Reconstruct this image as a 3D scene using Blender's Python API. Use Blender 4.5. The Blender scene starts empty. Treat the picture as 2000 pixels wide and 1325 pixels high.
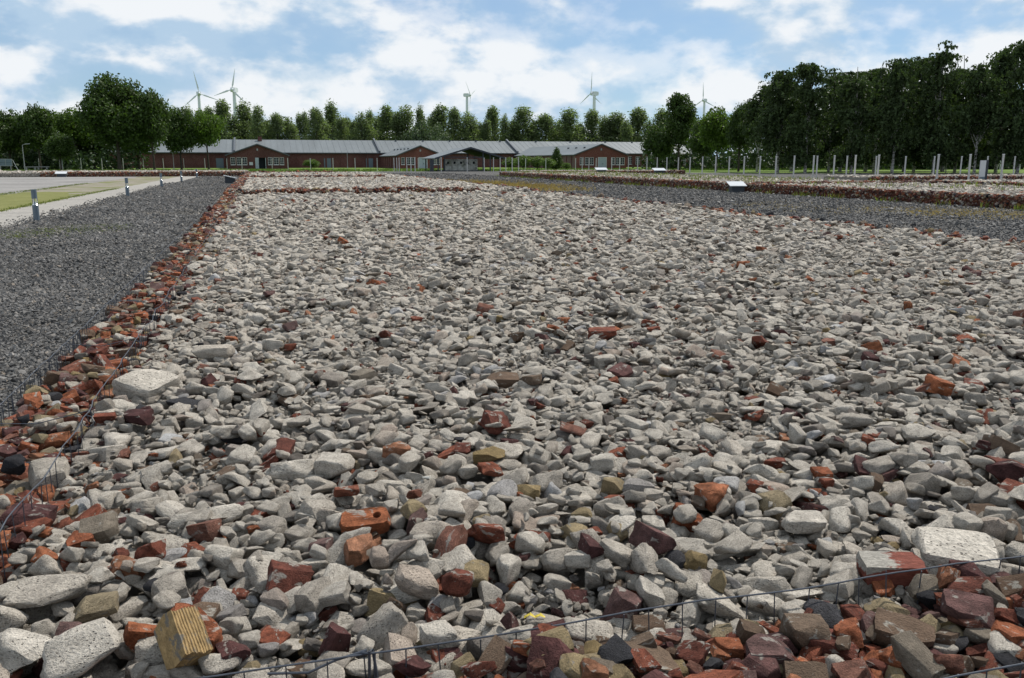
import bpy, bmesh, math, random
import numpy as np
from mathutils import Vector, Matrix, noise as mnoise

R = math.radians
rng = np.random.default_rng(11)
random.seed(11)
scene = bpy.context.scene
col = scene.collection

# ------------------------------------------------------------------ camera
CAM_H = 1.7
PITCH, YAW = R(11.553), R(15.922)
FOC = 1700.0                                   # in units of a 2000 px wide frame
cam_d = bpy.data.cameras.new('camera')
cam_d.sensor_width = 36.0
cam_d.lens = 36.0 * FOC / 2000.0
cam_d.clip_start = 0.05
cam_d.clip_end = 8000
cam = bpy.data.objects.new('camera', cam_d)
cam.location = (0, 0, CAM_H)
cam.rotation_euler = (math.pi / 2 - PITCH, 0, -YAW)
col.objects.link(cam)
scene.camera = cam

# ------------------------------------------------------------------ world, sun, exposure
SUN_EL, SUN_AZ = R(50), R(56)                  # azimuth from +Y towards +X: ahead of the camera, to its right
world = bpy.data.worlds.new('World')
scene.world = world
world.use_nodes = True
wn, wl = world.node_tree.nodes, world.node_tree.links
wn.clear()
def wnode(t, **k):
    n = wn.new(t)
    for a, b in k.items(): setattr(n, a, b)
    return n
w_out = wnode('ShaderNodeOutputWorld')
sky = wnode('ShaderNodeTexSky', sky_type='NISHITA')
sky.sun_disc = False
sky.sun_elevation = SUN_EL
sky.sun_rotation = SUN_AZ
sky.air_density = 1.0; sky.dust_density = 0.0; sky.ozone_density = 1.6
bg_sky = wnode('ShaderNodeBackground'); bg_sky.inputs[1].default_value = 0.085
tint = wnode('ShaderNodeMix', data_type='RGBA', blend_type='MULTIPLY'); tint.inputs['Factor'].default_value = 1.0
tint.inputs['B'].default_value = (0.72, 0.90, 1.12, 1)
wl.new(sky.outputs[0], tint.inputs['A']); wl.new(tint.outputs['Result'], bg_sky.inputs[0])
tc = wnode('ShaderNodeTexCoord')
def cloud_noise(off, scale=1.0, detail=8.0, rough=0.52, dist=0.12):
    mp = wnode('ShaderNodeMapping'); mp.inputs['Scale'].default_value = (7.5, 7.5, 13.5)
    mp.inputs['Location'].default_value = off
    wl.new(tc.outputs['Generated'], mp.inputs[0])
    n = wnode('ShaderNodeTexNoise'); n.inputs['Scale'].default_value = scale
    n.inputs['Detail'].default_value = detail; n.inputs['Roughness'].default_value = rough
    n.inputs['Distortion'].default_value = dist
    wl.new(mp.outputs[0], n.inputs['Vector'])
    return n.outputs['Fac']
def wramp(src, a, b, va=0.0, vb=1.0):
    m = wnode('ShaderNodeMapRange', interpolation_type='SMOOTHSTEP')
    m.inputs[1].default_value = a; m.inputs[2].default_value = b
    m.inputs[3].default_value = va; m.inputs[4].default_value = vb
    wl.new(src, m.inputs[0]); return m.outputs[0]
OFF = (3.1, 1.7, 0.4)
def puffs(off):
    a_ = cloud_noise(off); b_ = cloud_noise((off[0] + 7, off[1] + 3, off[2]), 2.6, 5.0, 0.5, 0.0)
    q = wnode('ShaderNodeMath', operation='MULTIPLY_ADD'); q.inputs[1].default_value = 0.34; q.inputs[2].default_value = -0.17; wl.new(b_, q.inputs[0])
    w = wnode('ShaderNodeMath', operation='ADD'); wl.new(a_, w.inputs[0]); wl.new(q.outputs[0], w.inputs[1]); return w.outputs[0]
n1 = puffs(OFF)
n2 = puffs((OFF[0], OFF[1], OFF[2] + 0.34))
mk1 = wramp(n1, 0.28, 0.56, 0.0, 0.6); mk2 = wramp(n1, 0.43, 0.52, 0.0, 0.4)
madd = wnode('ShaderNodeMath', operation='ADD'); wl.new(mk1, madd.inputs[0]); wl.new(mk2, madd.inputs[1])
mask = madd.outputs[0]
sub = wnode('ShaderNodeMath', operation='SUBTRACT'); wl.new(n1, sub.inputs[0]); wl.new(n2, sub.inputs[1])
lit = wramp(sub.outputs[0], -0.10, 0.10)
cmix = wnode('ShaderNodeMix', data_type='RGBA')
cmix.inputs['A'].default_value = (0.47, 0.63, 0.80, 1)
cmix.inputs['B'].default_value = (0.90, 0.93, 0.96, 1)
wl.new(lit, cmix.inputs['Factor'])
bg_cl = wnode('ShaderNodeBackground'); bg_cl.inputs[1].default_value = 1.0
wl.new(cmix.outputs['Result'], bg_cl.inputs[0])
# thin veil everywhere plus the puffs
veil = wnode('ShaderNodeMath', operation='MULTIPLY_ADD'); veil.inputs[1].default_value = 0.50; veil.inputs[2].default_value = 0.48
wl.new(mask, veil.inputs[0])
wmix = wnode('ShaderNodeMixShader')
wl.new(veil.outputs[0], wmix.inputs[0]); wl.new(bg_sky.outputs[0], wmix.inputs[1]); wl.new(bg_cl.outputs[0], wmix.inputs[2])
wl.new(wmix.outputs[0], w_out.inputs[0])

sun_d = bpy.data.lights.new('sun', 'SUN')
sun_d.energy = 4.9
sun_d.angle = R(0.6)
sun_d.color = (1.0, 0.955, 0.88)
sun = bpy.data.objects.new('sun', sun_d)
sun.rotation_euler = (math.pi / 2 - SUN_EL, 0, math.pi - SUN_AZ)
sun.location = (0, 0, 60)
col.objects.link(sun)
vs = scene.view_settings
vs.view_transform = 'Standard'; vs.look = 'None'; vs.gamma = 1.0; vs.exposure = 0.0
vs.use_curve_mapping = False
scene.cycles.max_bounces = 3
scene.cycles.diffuse_bounces = 2
scene.cycles.glossy_bounces = 2
scene.cycles.transparent_max_bounces = 6

# ------------------------------------------------------------------ calibration helpers (photo pixel -> place on the ground)
_fw = np.array([math.sin(YAW) * math.cos(PITCH), math.cos(YAW) * math.cos(PITCH), -math.sin(PITCH)])
_rt = np.array([math.cos(YAW), -math.sin(YAW), 0.0])
_up = np.cross(_rt, _fw)
_C = np.array([0, 0, CAM_H])
def _ray(x, y): return _fw + _rt * (x - 1000) / FOC - _up * (y - 662.5) / FOC
def G(x, y, z=0.0):
    d = _ray(x, y); return Vector(_C + d * (z - CAM_H) / d[2])
def PY(x, y, Y):
    d = _ray(x, y); return Vector(_C + d * Y / d[1])
def proj(P):
    v = np.asarray(P, float) - _C
    w = v @ _fw
    return 1000 + FOC * (v @ _rt) / w, 662.5 - FOC * (v @ _up) / w, w

# ------------------------------------------------------------------ object helpers
def tag(o, label=None, cat=None, group=None, kind=None):
    if label: o['label'] = label
    if cat: o['category'] = cat
    if group: o['group'] = group
    if kind: o['kind'] = kind
    return o
def empty(name, loc=(0, 0, 0), rz=0.0):
    o = bpy.data.objects.new(name, None); o.empty_display_size = 0.2
    o.location = loc; o.rotation_euler = (0, 0, rz); col.objects.link(o); return o
def link_mesh(name, me, parent=None, loc=None, rot=None, scl=None):
    o = bpy.data.objects.new(name, me); col.objects.link(o)
    if parent is not None: o.parent = parent
    if loc is not None: o.location = loc
    if rot is not None: o.rotation_euler = rot
    if scl is not None: o.scale = scl
    return o
def mesh_np(name, verts, faces, mat=None, smooth=False):
    """verts (n,3), faces (m,k) arrays of one face size"""
    verts = np.asarray(verts, np.float32); faces = np.asarray(faces, np.int32)
    me = bpy.data.meshes.new(name)
    m, k = faces.shape
    me.vertices.add(len(verts)); me.vertices.foreach_set('co', verts.ravel())
    me.loops.add(m * k); me.loops.foreach_set('vertex_index', faces.ravel())
    me.polygons.add(m)
    me.polygons.foreach_set('loop_start', np.arange(0, m * k, k, dtype=np.int32))
    if smooth: me.polygons.foreach_set('use_smooth', np.ones(m, bool))
    me.update(calc_edges=True)
    if mat: me.materials.append(mat)
    return me
class MB:
    """collects simple solids into one mesh"""
    def __init__(s): s.v = []; s.f = []
    def poly(s, pts, faces):
        b = len(s.v); s.v += [tuple(p) for p in pts]; s.f += [tuple(b + i for i in f) for f in faces]; return s
    def box(s, x0, x1, y0, y1, z0, z1):
        return s.poly([(x0, y0, z0), (x1, y0, z0), (x1, y1, z0), (x0, y1, z0), (x0, y0, z1), (x1, y0, z1), (x1, y1, z1), (x0, y1, z1)],
                      [(0, 3, 2, 1), (4, 5, 6, 7), (0, 1, 5, 4), (1, 2, 6, 5), (2, 3, 7, 6), (3, 0, 4, 7)])
    def prism(s, pts2, axis, a, b):
        """extrude a 2-D outline; axis 'y': pts are (x,z) from y=a to y=b; 'x': (y,z); 'z': (x,y)"""
        n = len(pts2)
        mk = {'y': lambda p, t: (p[0], t, p[1]), 'x': lambda p, t: (t, p[0], p[1]), 'z': lambda p, t: (p[0], p[1], t)}[axis]
        P = [mk(p, a) for p in pts2] + [mk(p, b) for p in pts2]
        F = [tuple(range(n))[::-1], tuple(range(n, 2 * n))] + [(i, (i + 1) % n, n + (i + 1) % n, n + i) for i in range(n)]
        return s.poly(P, F)
    def tube(s, path, rad, n=6, cap=True):
        path = [Vector(p) for p in path]
        rads = rad if isinstance(rad, (list, tuple)) else [rad] * len(path)
        b = len(s.v)
        for i, p in enumerate(path):
            t = (path[min(i + 1, len(path) - 1)] - path[max(i - 1, 0)]).normalized()
            u = t.cross(Vector((0.31, 0.17, 0.93))); 
            if u.length < 1e-3: u = t.cross(Vector((1, 0, 0)))
            u.normalize(); w = t.cross(u)
            for k in range(n):
                a = 2 * math.pi * k / n
                s.v.append(tuple(p + (u * math.cos(a) + w * math.sin(a)) * rads[i]))
        for i in range(len(path) - 1):
            for k in range(n):
                s.f.append((b + i * n + k, b + i * n + (k + 1) % n, b + (i + 1) * n + (k + 1) % n, b + (i + 1) * n + k))
        if cap:
            s.f.append(tuple(b + k for k in range(n))[::-1]); e = b + (len(path) - 1) * n
            s.f.append(tuple(e + k for k in range(n)))
        return s
    def mesh(s, name, mat=None, smooth=False):
        me = bpy.data.meshes.new(name); me.from_pydata(s.v, [], s.f); me.update()
        bm = bmesh.new(); bm.from_mesh(me); bmesh.ops.recalc_face_normals(bm, faces=bm.faces); bm.to_mesh(me); bm.free()
        if mat: me.materials.append(mat)
        if smooth:
            me.polygons.foreach_set('use_smooth', np.ones(len(me.polygons), bool))
            try: me.set_sharp_from_angle(angle=R(40))
            except Exception: pass
        return me
    def build(s, name, mat, parent=None, smooth=False, **k):
        return link_mesh(name, s.mesh(name, mat, smooth), parent, **k)

# ------------------------------------------------------------------ materials
class NT:
    def __init__(s, name, rough=0.9, spec=0.25):
        s.m = bpy.data.materials.new(name); s.m.use_nodes = True
        s.n, s.l = s.m.node_tree.nodes, s.m.node_tree.links
        s.b = s.n['Principled BSDF']; s.b.inputs['Roughness'].default_value = rough
        s.b.inputs['Specular IOR Level'].default_value = spec
        s._co = {}
    def new(s, t, **k):
        n = s.n.new(t)
        for a, b in k.items(): setattr(n, a, b)
        return n
    def coord(s, which='Object', rnd=False):
        key = (which, rnd)
        if key in s._co: return s._co[key]
        c = s.new('ShaderNodeTexCoord').outputs[which]
        if rnd:
            r = s.rand()
            mul = s.math('MULTIPLY', r, 61.7)
            add = s.new('ShaderNodeVectorMath', operation='ADD'); s.l.new(c, add.inputs[0]); s.l.new(mul, add.inputs[1]); c = add.outputs[0]
        s._co[key] = c
        return c
    def rand(s):
        if 'r' not in s._co: s._co['r'] = s.new('ShaderNodeObjectInfo').outputs['Random']
        return s._co['r']
    def math(s, op, a, b=None, clamp=False):
        n = s.new('ShaderNodeMath', operation=op); n.use_clamp = clamp
        for i, v in enumerate((a, b)):
            if v is None: continue
            if isinstance(v, (int, float)): n.inputs[i].default_value = v
            else: s.l.new(v, n.inputs[i])
        return n.outputs[0]
    def noise(s, scale, detail=4, rough=0.55, co=None, dist=0.0, mapping=None):
        co = co or s.coord()
        if mapping:
            mp = s.new('ShaderNodeMapping'); mp.inputs['Scale'].default_value = mapping; s.l.new(co, mp.inputs[0]); co = mp.outputs[0]
        n = s.new('ShaderNodeTexNoise'); n.inputs['Scale'].default_value = scale; n.inputs['Detail'].default_value = detail
        n.inputs['Roughness'].default_value = rough; n.inputs['Distortion'].default_value = dist
        s.l.new(co, n.inputs['Vector']); return n.outputs['Fac']
    def voro(s, scale, co=None, out='Color', feature='F1', mapping=None):
        co = co or s.coord()
        if mapping:
            mp = s.new('ShaderNodeMapping'); mp.inputs['Scale'].default_value = mapping; s.l.new(co, mp.inputs[0]); co = mp.outputs[0]
        n = s.new('ShaderNodeTexVoronoi', feature=feature); n.inputs['Scale'].default_value = scale
        s.l.new(co, n.inputs['Vector']); return n.outputs[out]
    def ramp(s, fac, stops, interp='LINEAR'):
        n = s.new('ShaderNodeValToRGB'); cr = n.color_ramp; cr.interpolation = interp
        while len(cr.elements) < len(stops): cr.elements.new(0.5)
        for e, (p, c) in zip(cr.elements, stops):
            e.position = p
            e.color = (c, c, c, 1) if isinstance(c, (int, float)) else (*c, 1)
        s.l.new(fac, n.inputs[0]); return n.outputs[0]
    def rng(s, fac, a, b, va=0.0, vb=1.0):
        n = s.new('ShaderNodeMapRange'); 
        for i, v in enumerate((a, b, va, vb)): n.inputs[i + 1].default_value = v
        s.l.new(fac, n.inputs[0]); return n.outputs[0]
    def mix(s, fac, a, b, blend='MIX'):
        n = s.new('ShaderNodeMix', data_type='RGBA', blend_type=blend)
        for key, v in (('Factor', fac), ('A', a), ('B', b)):
            if isinstance(v, (int, float)): n.inputs[key].default_value = v if key == 'Factor' else (v, v, v, 1)
            elif isinstance(v, tuple): n.inputs[key].default_value = (*v, 1)
            else: s.l.new(v, n.inputs[key])
        return n.outputs['Result']
    def color(s, c):
        if isinstance(c, tuple): s.b.inputs['Base Color'].default_value = (*c, 1)
        else: s.l.new(c, s.b.inputs['Base Color'])
        return s
    def bump(s, h, strength=0.4, dist=0.01):
        n = s.new('ShaderNodeBump'); n.inputs['Strength'].default_value = strength; n.inputs['Distance'].default_value = dist
        s.l.new(h, n.inputs['Height']); s.l.new(n.outputs[0], s.b.inputs['Normal']); return s

def stone_material(name, stops, pit=0.5, speck=0.35, mottle=0.3, spots=None):
    """stops: colours picked per stone; speckle, pits and stains vary over the stone"""
    t = NT(name, 0.93, 0.15)
    co = t.coord('Object', True)
    base = t.ramp(t.rand(), stops)
    n_big = t.noise(1.3, 2, 0.6, co)
    n_fine = t.noise(9.0, 3, 0.75, co)
    c = t.mix(1.0, base, t.rng(n_big, 0.3, 0.72, 1 - mottle, 1.0 + mottle * 0.55), 'MULTIPLY')
    c = t.mix(1.0, c, t.rng(n_fine, 0.3, 0.72, 1.0 - speck, 1.0 + speck * 0.55), 'MULTIPLY')
    v = t.voro(7.5, co, 'Distance')
    pits = t.ramp(v, [(0.12, 1.0), (0.26, 0.0)])
    keep = t.ramp(t.noise(2.2, 1, 0.5, co), [(0.41, 0.0), (0.50, 1.0)])
    pitf = t.math('MULTIPLY', t.math('MULTIPLY', pits, keep), pit)
    c = t.mix(pitf, c, (0.075, 0.068, 0.06))
    if spots:
        m = t.ramp(t.noise(1.1, 3, 0.65, co, 0.4), [(spots[1], 0.0), (spots[1] + 0.06, 1.0)])
        c = t.mix(t.math('MULTIPLY', m, 0.9), c, spots[0])
    t.color(c)
    h = t.math('SUBTRACT', t.math('ADD', n_fine, t.math('MULTIPLY', n_big, 0.6)), t.math('MULTIPLY', pitf, 1.2))
    t.bump(h, 0.95, 0.010)
    return t.m
M = {}
M['concrete'] = stone_material('concrete_rubble', [(0.0, (0.15, 0.130, 0.115)), (0.08, (0.35, 0.312, 0.265)), (0.3, (0.45, 0.405, 0.345)), (0.78, (0.51, 0.465, 0.402)), (0.90, (0.42, 0.37, 0.31)), (0.95, (0.37, 0.30, 0.245)), (0.97, (0.29, 0.265, 0.245)), (1.0, (0.48, 0.47, 0.46))], pit=0.85, speck=0.42)
M['red'] = stone_material('red_brick', [(0, (0.14, 0.050, 0.036)), (0.35, (0.205, 0.068, 0.044)), (0.7, (0.27, 0.088, 0.050)), (1, (0.21, 0.105, 0.078))], pit=0.55, speck=0.42, mottle=0.55, spots=((0.30, 0.275, 0.24), 0.58))
M['orange'] = stone_material('orange_brick', [(0, (0.28, 0.094, 0.047)), (0.5, (0.35, 0.122, 0.057)), (1, (0.32, 0.155, 0.09))], pit=0.55, speck=0.42, mottle=0.55, spots=((0.34, 0.31, 0.27), 0.60))
M['maroon'] = stone_material('maroon_clinker', [(0, (0.075, 0.034, 0.033)), (0.5, (0.115, 0.050, 0.046)), (1, (0.16, 0.10, 0.09))], pit=0.4, speck=0.35, mottle=0.5, spots=((0.28, 0.255, 0.225), 0.60))
M['ochre'] = stone_material('ochre_brick', [(0, (0.25, 0.18, 0.085)), (0.5, (0.33, 0.26, 0.155)), (1, (0.24, 0.195, 0.13))], pit=0.5, speck=0.4, spots=((0.20, 0.19, 0.175), 0.63))
M['slag'] = stone_material('black_slag', [(0, (0.028, 0.028, 0.032)), (1, (0.06, 0.058, 0.062))], pit=0.8, speck=0.5)
M['brown'] = stone_material('brown_clinker', [(0, (0.12, 0.075, 0.05)), (0.5, (0.17, 0.12, 0.085)), (1, (0.22, 0.19, 0.15))], pit=0.4, speck=0.3, spots=((0.32, 0.30, 0.26), 0.6))

t = NT('dark_gravel', 0.9, 0.2)
v1 = t.voro(42.0); v2 = t.voro(17.0)
c = t.mix(1.0, t.ramp(v1, [(0.0, (0.064, 0.062, 0.060)), (0.6, (0.115, 0.111, 0.107)), (0.93, (0.175, 0.168, 0.160)), (1.0, (0.27, 0.26, 0.25))]), t.rng(t.noise(0.35, 4, 0.6), 0.3, 0.7, 0.68, 1.05), 'MULTIPLY')
c = t.mix(t.ramp(t.noise(0.16, 5, 0.65), [(0.58, 0.0), (0.74, 0.35)]), c, (0.135, 0.115, 0.085))
t.color(c); t.bump(t.math('ADD', t.voro(42.0, out='Distance'), t.math('MULTIPLY', t.voro(17.0, out='Distance'), 1.3)), 1.0, 0.03)
M['gravel'] = t.m
t = NT('gravel_chip', 0.85, 0.25)
c = t.ramp(t.rand(), [(0.0, (0.062, 0.060, 0.058)), (0.55, (0.115, 0.111, 0.107)), (0.9, (0.175, 0.168, 0.160)), (0.975, (0.18, 0.15, 0.12)), (1.0, (0.26, 0.25, 0.24))])
c = t.mix(1.0, c, t.rng(t.noise(2.5, 3, 0.6), 0.3, 0.7, 0.75, 1.25), 'MULTIPLY')
gp = t.new('ShaderNodeNewGeometry').outputs['Position']
c = t.mix(1.0, c, t.rng(t.noise(0.45, 3, 0.6, gp), 0.3, 0.7, 0.78, 1.25), 'MULTIPLY')
c = t.mix(t.ramp(t.noise(0.22, 3, 0.6, gp), [(0.56, 0.0), (0.72, 0.4)]), c, (0.17, 0.15, 0.12))
t.color(c); M['chip'] = t.m

def ground_mat(name, stops, scale, bump_s=0.3, second=None):
    t = NT(name, 0.95, 0.1)
    n = t.noise(scale, 6, 0.65)
    c = t.ramp(n, stops)
    c = t.mix(1.0, c, t.rng(t.noise(scale * 14, 3, 0.7), 0.3, 0.7, 0.78, 1.22), 'MULTIPLY')
    if second: c = t.mix(t.ramp(t.noise(second[1], 5, 0.6), [(second[2], 0.0), (second[3], 1.0)]), c, second[0])
    t.color(c); t.bump(t.noise(scale * 14, 3, 0.7), bump_s, 0.02); return t.m
M['lawn'] = ground_mat('lawn_grass', [(0.3, (0.075, 0.125, 0.022)), (0.55, (0.115, 0.175, 0.035)), (0.75, (0.16, 0.175, 0.06))], 0.25, 0.8)
M['mossgrass'] = ground_mat('mossy_grass', [(0.3, (0.12, 0.13, 0.04)), (0.6, (0.17, 0.17, 0.06)), (0.8, (0.20, 0.175, 0.10))], 0.6, 0.6)
M['sand'] = ground_mat('sandy_verge', [(0.3, (0.20, 0.175, 0.145)), (0.7, (0.27, 0.24, 0.205))], 0.9, 0.4, ((0.13, 0.145, 0.045), 0.45, 0.47, 0.60))
M['asphalt'] = ground_mat('pale_asphalt', [(0.3, (0.19, 0.182, 0.175)), (0.7, (0.27, 0.258, 0.245))], 0.22, 0.2, ((0.15, 0.14, 0.13), 0.12, 0.55, 0.72))
M['slab'] = ground_mat('paving_concrete', [(0.3, (0.25, 0.235, 0.215)), (0.7, (0.33, 0.31, 0.28))], 0.8, 0.2)
M['jointdirt'] = ground_mat('joint_dirt', [(0.3, (0.05, 0.05, 0.04)), (0.7, (0.09, 0.085, 0.06))], 2.0)
M['fillbase'] = ground_mat('rubble_fines', [(0.3, (0.19, 0.17, 0.145)), (0.7, (0.31, 0.28, 0.24))], 18.0, 1.0)
M['brickbase'] = ground_mat('brick_fines', [(0.3, (0.06, 0.03, 0.022)), (0.7, (0.13, 0.055, 0.035))], 18.0, 1.0)

def simple(name, rgb, rough=0.6, metal=0.0, spec=0.4, var=0.12, scale=3.0, bumps=0.0):
    t = NT(name, rough, spec); t.b.inputs['Metallic'].default_value = metal
    n = t.noise(scale, 5, 0.6)
    t.color(t.mix(1.0, rgb, t.rng(n, 0.25, 0.75, 1 - var, 1 + var), 'MULTIPLY'))
    if bumps: t.bump(t.noise(scale * 8, 3, 0.6), bumps, 0.01)
    return t.m
M['wire'] = simple('galvanised_wire', (0.07, 0.078, 0.095), 0.55, 0.5, 0.5, 0.25, 30)
M['post'] = simple('whitewashed_post', (0.48, 0.47, 0.45), 0.8, 0, 0.2, 0.12, 6)
M['white_metal'] = simple('white_painted_metal', (0.66, 0.67, 0.67), 0.45, 0, 0.4, 0.05, 2)
M['turbine'] = simple('turbine_white', (0.62, 0.65, 0.68), 0.5, 0, 0.4, 0.04, 0.1)
M['steel'] = simple('blue_grey_steel', (0.12, 0.155, 0.19), 0.42, 0.35, 0.5, 0.1, 5)
M['dark_steel'] = simple('dark_steel', (0.035, 0.042, 0.052), 0.5, 0.3, 0.5, 0.15, 5)
M['galv'] = simple('galvanised_mast', (0.30, 0.31, 0.32), 0.5, 0.5, 0.5, 0.1, 4)
M['panel_white'] = simple('pale_sign_face', (0.52, 0.53, 0.54), 0.22, 0, 0.6, 0.03, 2)
M['lens'] = simple('lamp_lens', (0.55, 0.57, 0.56), 0.15, 0, 0.6, 0.04, 5)
M['reflector'] = simple('lamp_reflector', (0.85, 0.86, 0.86), 0.2, 0.6, 0.6, 0.02, 5)
M['trim_white'] = simple('white_window_frame', (0.62, 0.62, 0.60), 0.6, 0, 0.3, 0.08, 3)
M['door_grey'] = simple('pale_grey_door', (0.36, 0.41, 0.44), 0.55, 0, 0.4, 0.06, 2)
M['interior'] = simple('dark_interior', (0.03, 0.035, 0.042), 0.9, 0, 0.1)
M['roof_edge'] = simple('dark_roof_trim', (0.085, 0.095, 0.11), 0.55, 0.2, 0.4)
M['bench'] = simple('bench_concrete', (0.22, 0.22, 0.215), 0.85)
M['twig'] = simple('dry_twig', (0.26, 0.19, 0.12), 0.9)
M['yellow_tape'] = simple('yellow_tape', (0.60, 0.46, 0.05), 0.45, 0, 0.4, 0.1, 20)
M['pipe'] = simple('pale_plastic_pipe', (0.62, 0.61, 0.56), 0.4, 0, 0.5, 0.08, 8)
t = NT('window_glass', 0.25, 0.25); t.color((0.025, 0.03, 0.036)); M['glass'] = t.m
def wall_brick(name, c1, c2):
    t = NT(name, 0.9, 0.15)
    br = t.new('ShaderNodeTexBrick'); br.inputs['Scale'].default_value = 1.0
    br.inputs['Brick Width'].default_value = 0.26; br.inputs['Row Height'].default_value = 0.085; br.inputs['Mortar Size'].default_value = 0.008
    br.inputs['Color1'].default_value = (*c1, 1); br.inputs['Color2'].default_value = (*c2, 1); br.inputs['Mortar'].default_value = (0.19, 0.15, 0.13, 1)
    mp = t.new('ShaderNodeMapping'); mp.inputs['Rotation'].default_value = (R(90), 0, 0)
    t.l.new(t.coord(), mp.inputs[0]); t.l.new(mp.outputs[0], br.inputs['Vector'])
    c = t.mix(1.0, br.outputs['Color'], t.rng(t.noise(0.35, 5, 0.65), 0.3, 0.7, 0.72, 1.25), 'MULTIPLY')
    t.color(c); return t.m
M['brickwall'] = wall_brick('hall_brickwork', (0.105, 0.028, 0.026), (0.078, 0.022, 0.021))
M['brickwall2'] = wall_brick('gable_brickwork', (0.165, 0.041, 0.031), (0.125, 0.033, 0.026))
t = NT('grey_sheet_roof', 0.55, 0.35)
t.color(t.mix(1.0, (0.13, 0.145, 0.152), t.rng(t.noise(0.3, 5, 0.65, mapping=(1, 0.25, 0.25)), 0.3, 0.7, 0.82, 1.15), 'MULTIPLY')); M['roof'] = t.m
t = NT('stained_whitewash', 0.9, 0.1)
n = t.noise(1.2, 6, 0.7, dist=0.5)
c = t.ramp(n, [(0.36, (0.16, 0.16, 0.14)), (0.47, (0.42, 0.42, 0.37)), (0.62, (0.60, 0.60, 0.55))])
t.color(t.mix(t.ramp(t.noise(0.8, 4, 0.6, mapping=(1.5, 1.5, 0.5)), [(0.55, 0.0), (0.7, 0.55)]), c, (0.25, 0.29, 0.19))); M['stained'] = t.m

def leaf_mat(name, stops, trans=0.35):
    t = NT(name, 0.6, 0.25)
    c = t.ramp(t.noise(0.9, 4, 0.7), stops)
    isl = t.new('ShaderNodeNewGeometry').outputs['Random Per Island']
    c = t.mix(1.0, c, t.rng(isl, 0, 1, 0.62, 1.38), 'MULTIPLY')
    t.color(c)
    tr = t.new('ShaderNodeBsdfTranslucent'); t.l.new(t.mix(1.0, c, (1.15, 1.3, 0.6), 'MULTIPLY'), tr.inputs[0])
    ms = t.new('ShaderNodeMixShader'); ms.inputs[0].default_value = trans
    t.l.new(t.b.outputs[0], ms.inputs[1]); t.l.new(tr.outputs[0], ms.inputs[2])
    t.l.new(ms.outputs[0], t.n['Material Output'].inputs[0])
    return t.m
M['leaf_dark'] = leaf_mat('lime_leaves', [(0.3, (0.038, 0.066, 0.016)), (0.7, (0.066, 0.104, 0.027))], 0.32)
M['leaf_bright'] = leaf_mat('maple_leaves', [(0.3, (0.060, 0.105, 0.018)), (0.7, (0.10, 0.155, 0.028))], 0.38)
M['leaf_poplar'] = leaf_mat('poplar_leaves', [(0.3, (0.10, 0.14, 0.06)), (0.7, (0.18, 0.22, 0.11))], 0.5)
M['leaf_birch'] = leaf_mat('birch_leaves', [(0.3, (0.034, 0.056, 0.018)), (0.7, (0.058, 0.086, 0.030))], 0.28)
M['leaf_willow'] = leaf_mat('willow_leaves', [(0.3, (0.060, 0.092, 0.045)), (0.7, (0.095, 0.13, 0.062))], 0.25)
M['leaf_shrub'] = leaf_mat('shrub_leaves', [(0.3, (0.07, 0.12, 0.025)), (0.7, (0.12, 0.17, 0.045))], 0.35)
M['leaf_under'] = leaf_mat('undergrowth_leaves', [(0.3, (0.024, 0.045, 0.016)), (0.7, (0.045, 0.075, 0.026))], 0.2)
M['dry_grass'] = leaf_mat('dry_grass', [(0.3, (0.27, 0.18, 0.075)), (0.7, (0.38, 0.27, 0.12))], 0.35)
M['weed'] = leaf_mat('weed_leaves', [(0.3, (0.11, 0.15, 0.03)), (0.7, (0.19, 0.20, 0.06))], 0.35)
M['bark'] = simple('dark_bark', (0.055, 0.047, 0.038), 0.95, 0, 0.1, 0.4, 4, 0.5)
t = NT('birch_bark', 0.85, 0.2)
t.color(t.ramp(t.noise(2.0, 5, 0.7, mapping=(1, 1, 3.0)), [(0.40, (0.05, 0.045, 0.04)), (0.5, (0.36, 0.35, 0.32)), (0.8, (0.50, 0.49, 0.46))])); M['birchbark'] = t.m

# ------------------------------------------------------------------ ground and surfaces
def sheet(name, pts, z, mat, kind='structure', sub=0):
    me = bpy.data.meshes.new(name); me.from_pydata([(p[0], p[1], z) for p in pts], [], [tuple(range(len(pts)))]); me.update()
    me.materials.append(mat)
    o = link_mesh(name, me); tag(o, kind=kind); return o
sheet('ground', [(-3500, -200), (3500, -200), (3500, 4500), (-3500, 4500)], -0.012, M['lawn'])
PATH_X0, PATH_X1 = -8.6, -6.4
# dark gravel yard (outline kept uneven towards the lawn)
def uneven(x0, x1, y, n, amp):
    return [(x0 + (x1 - x0) * i / n, y + amp * (mnoise.noise(Vector((i * 0.7, y, 3.0))))) for i in range(n + 1)]
sheet('gravel_yard', [(PATH_X1, -15), (210, -15)] + [(210, 88), (120, 96), (70, 112), (58, 128), (56, 147)] + uneven(54, -2, 149, 30, 3.0) + [(PATH_X1, 108)], 0.0, M['gravel'])
pl = [(-90, -15), (-12.9, -15)] + [(-12.8 + 0.25 * mnoise.noise(Vector((y * 0.35, 0, 9))), y) for y in np.arange(5, 107, 1.5)] + [(-13, 107), (-90, 107)]
sheet('asphalt_yard', pl, -0.004, M['asphalt'])
vg = [(PATH_X0 + 0.1, 5), (PATH_X0 + 0.1, 107), (-13.4, 107), (-13.4, 5)]
sheet('verge', vg, -0.008, M['sand'])
path_bed = sheet('path', [(PATH_X0, -15), (PATH_X1 + 0.05, -15), (PATH_X1 + 0.05, 107), (PATH_X0, 107)], -0.0035, M['jointdirt'])
slab_me = MB().box(0.01, 2.19, 0.0, 3.66, 0.0, 0.05).mesh('paving_slab', M['slab'])
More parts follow.
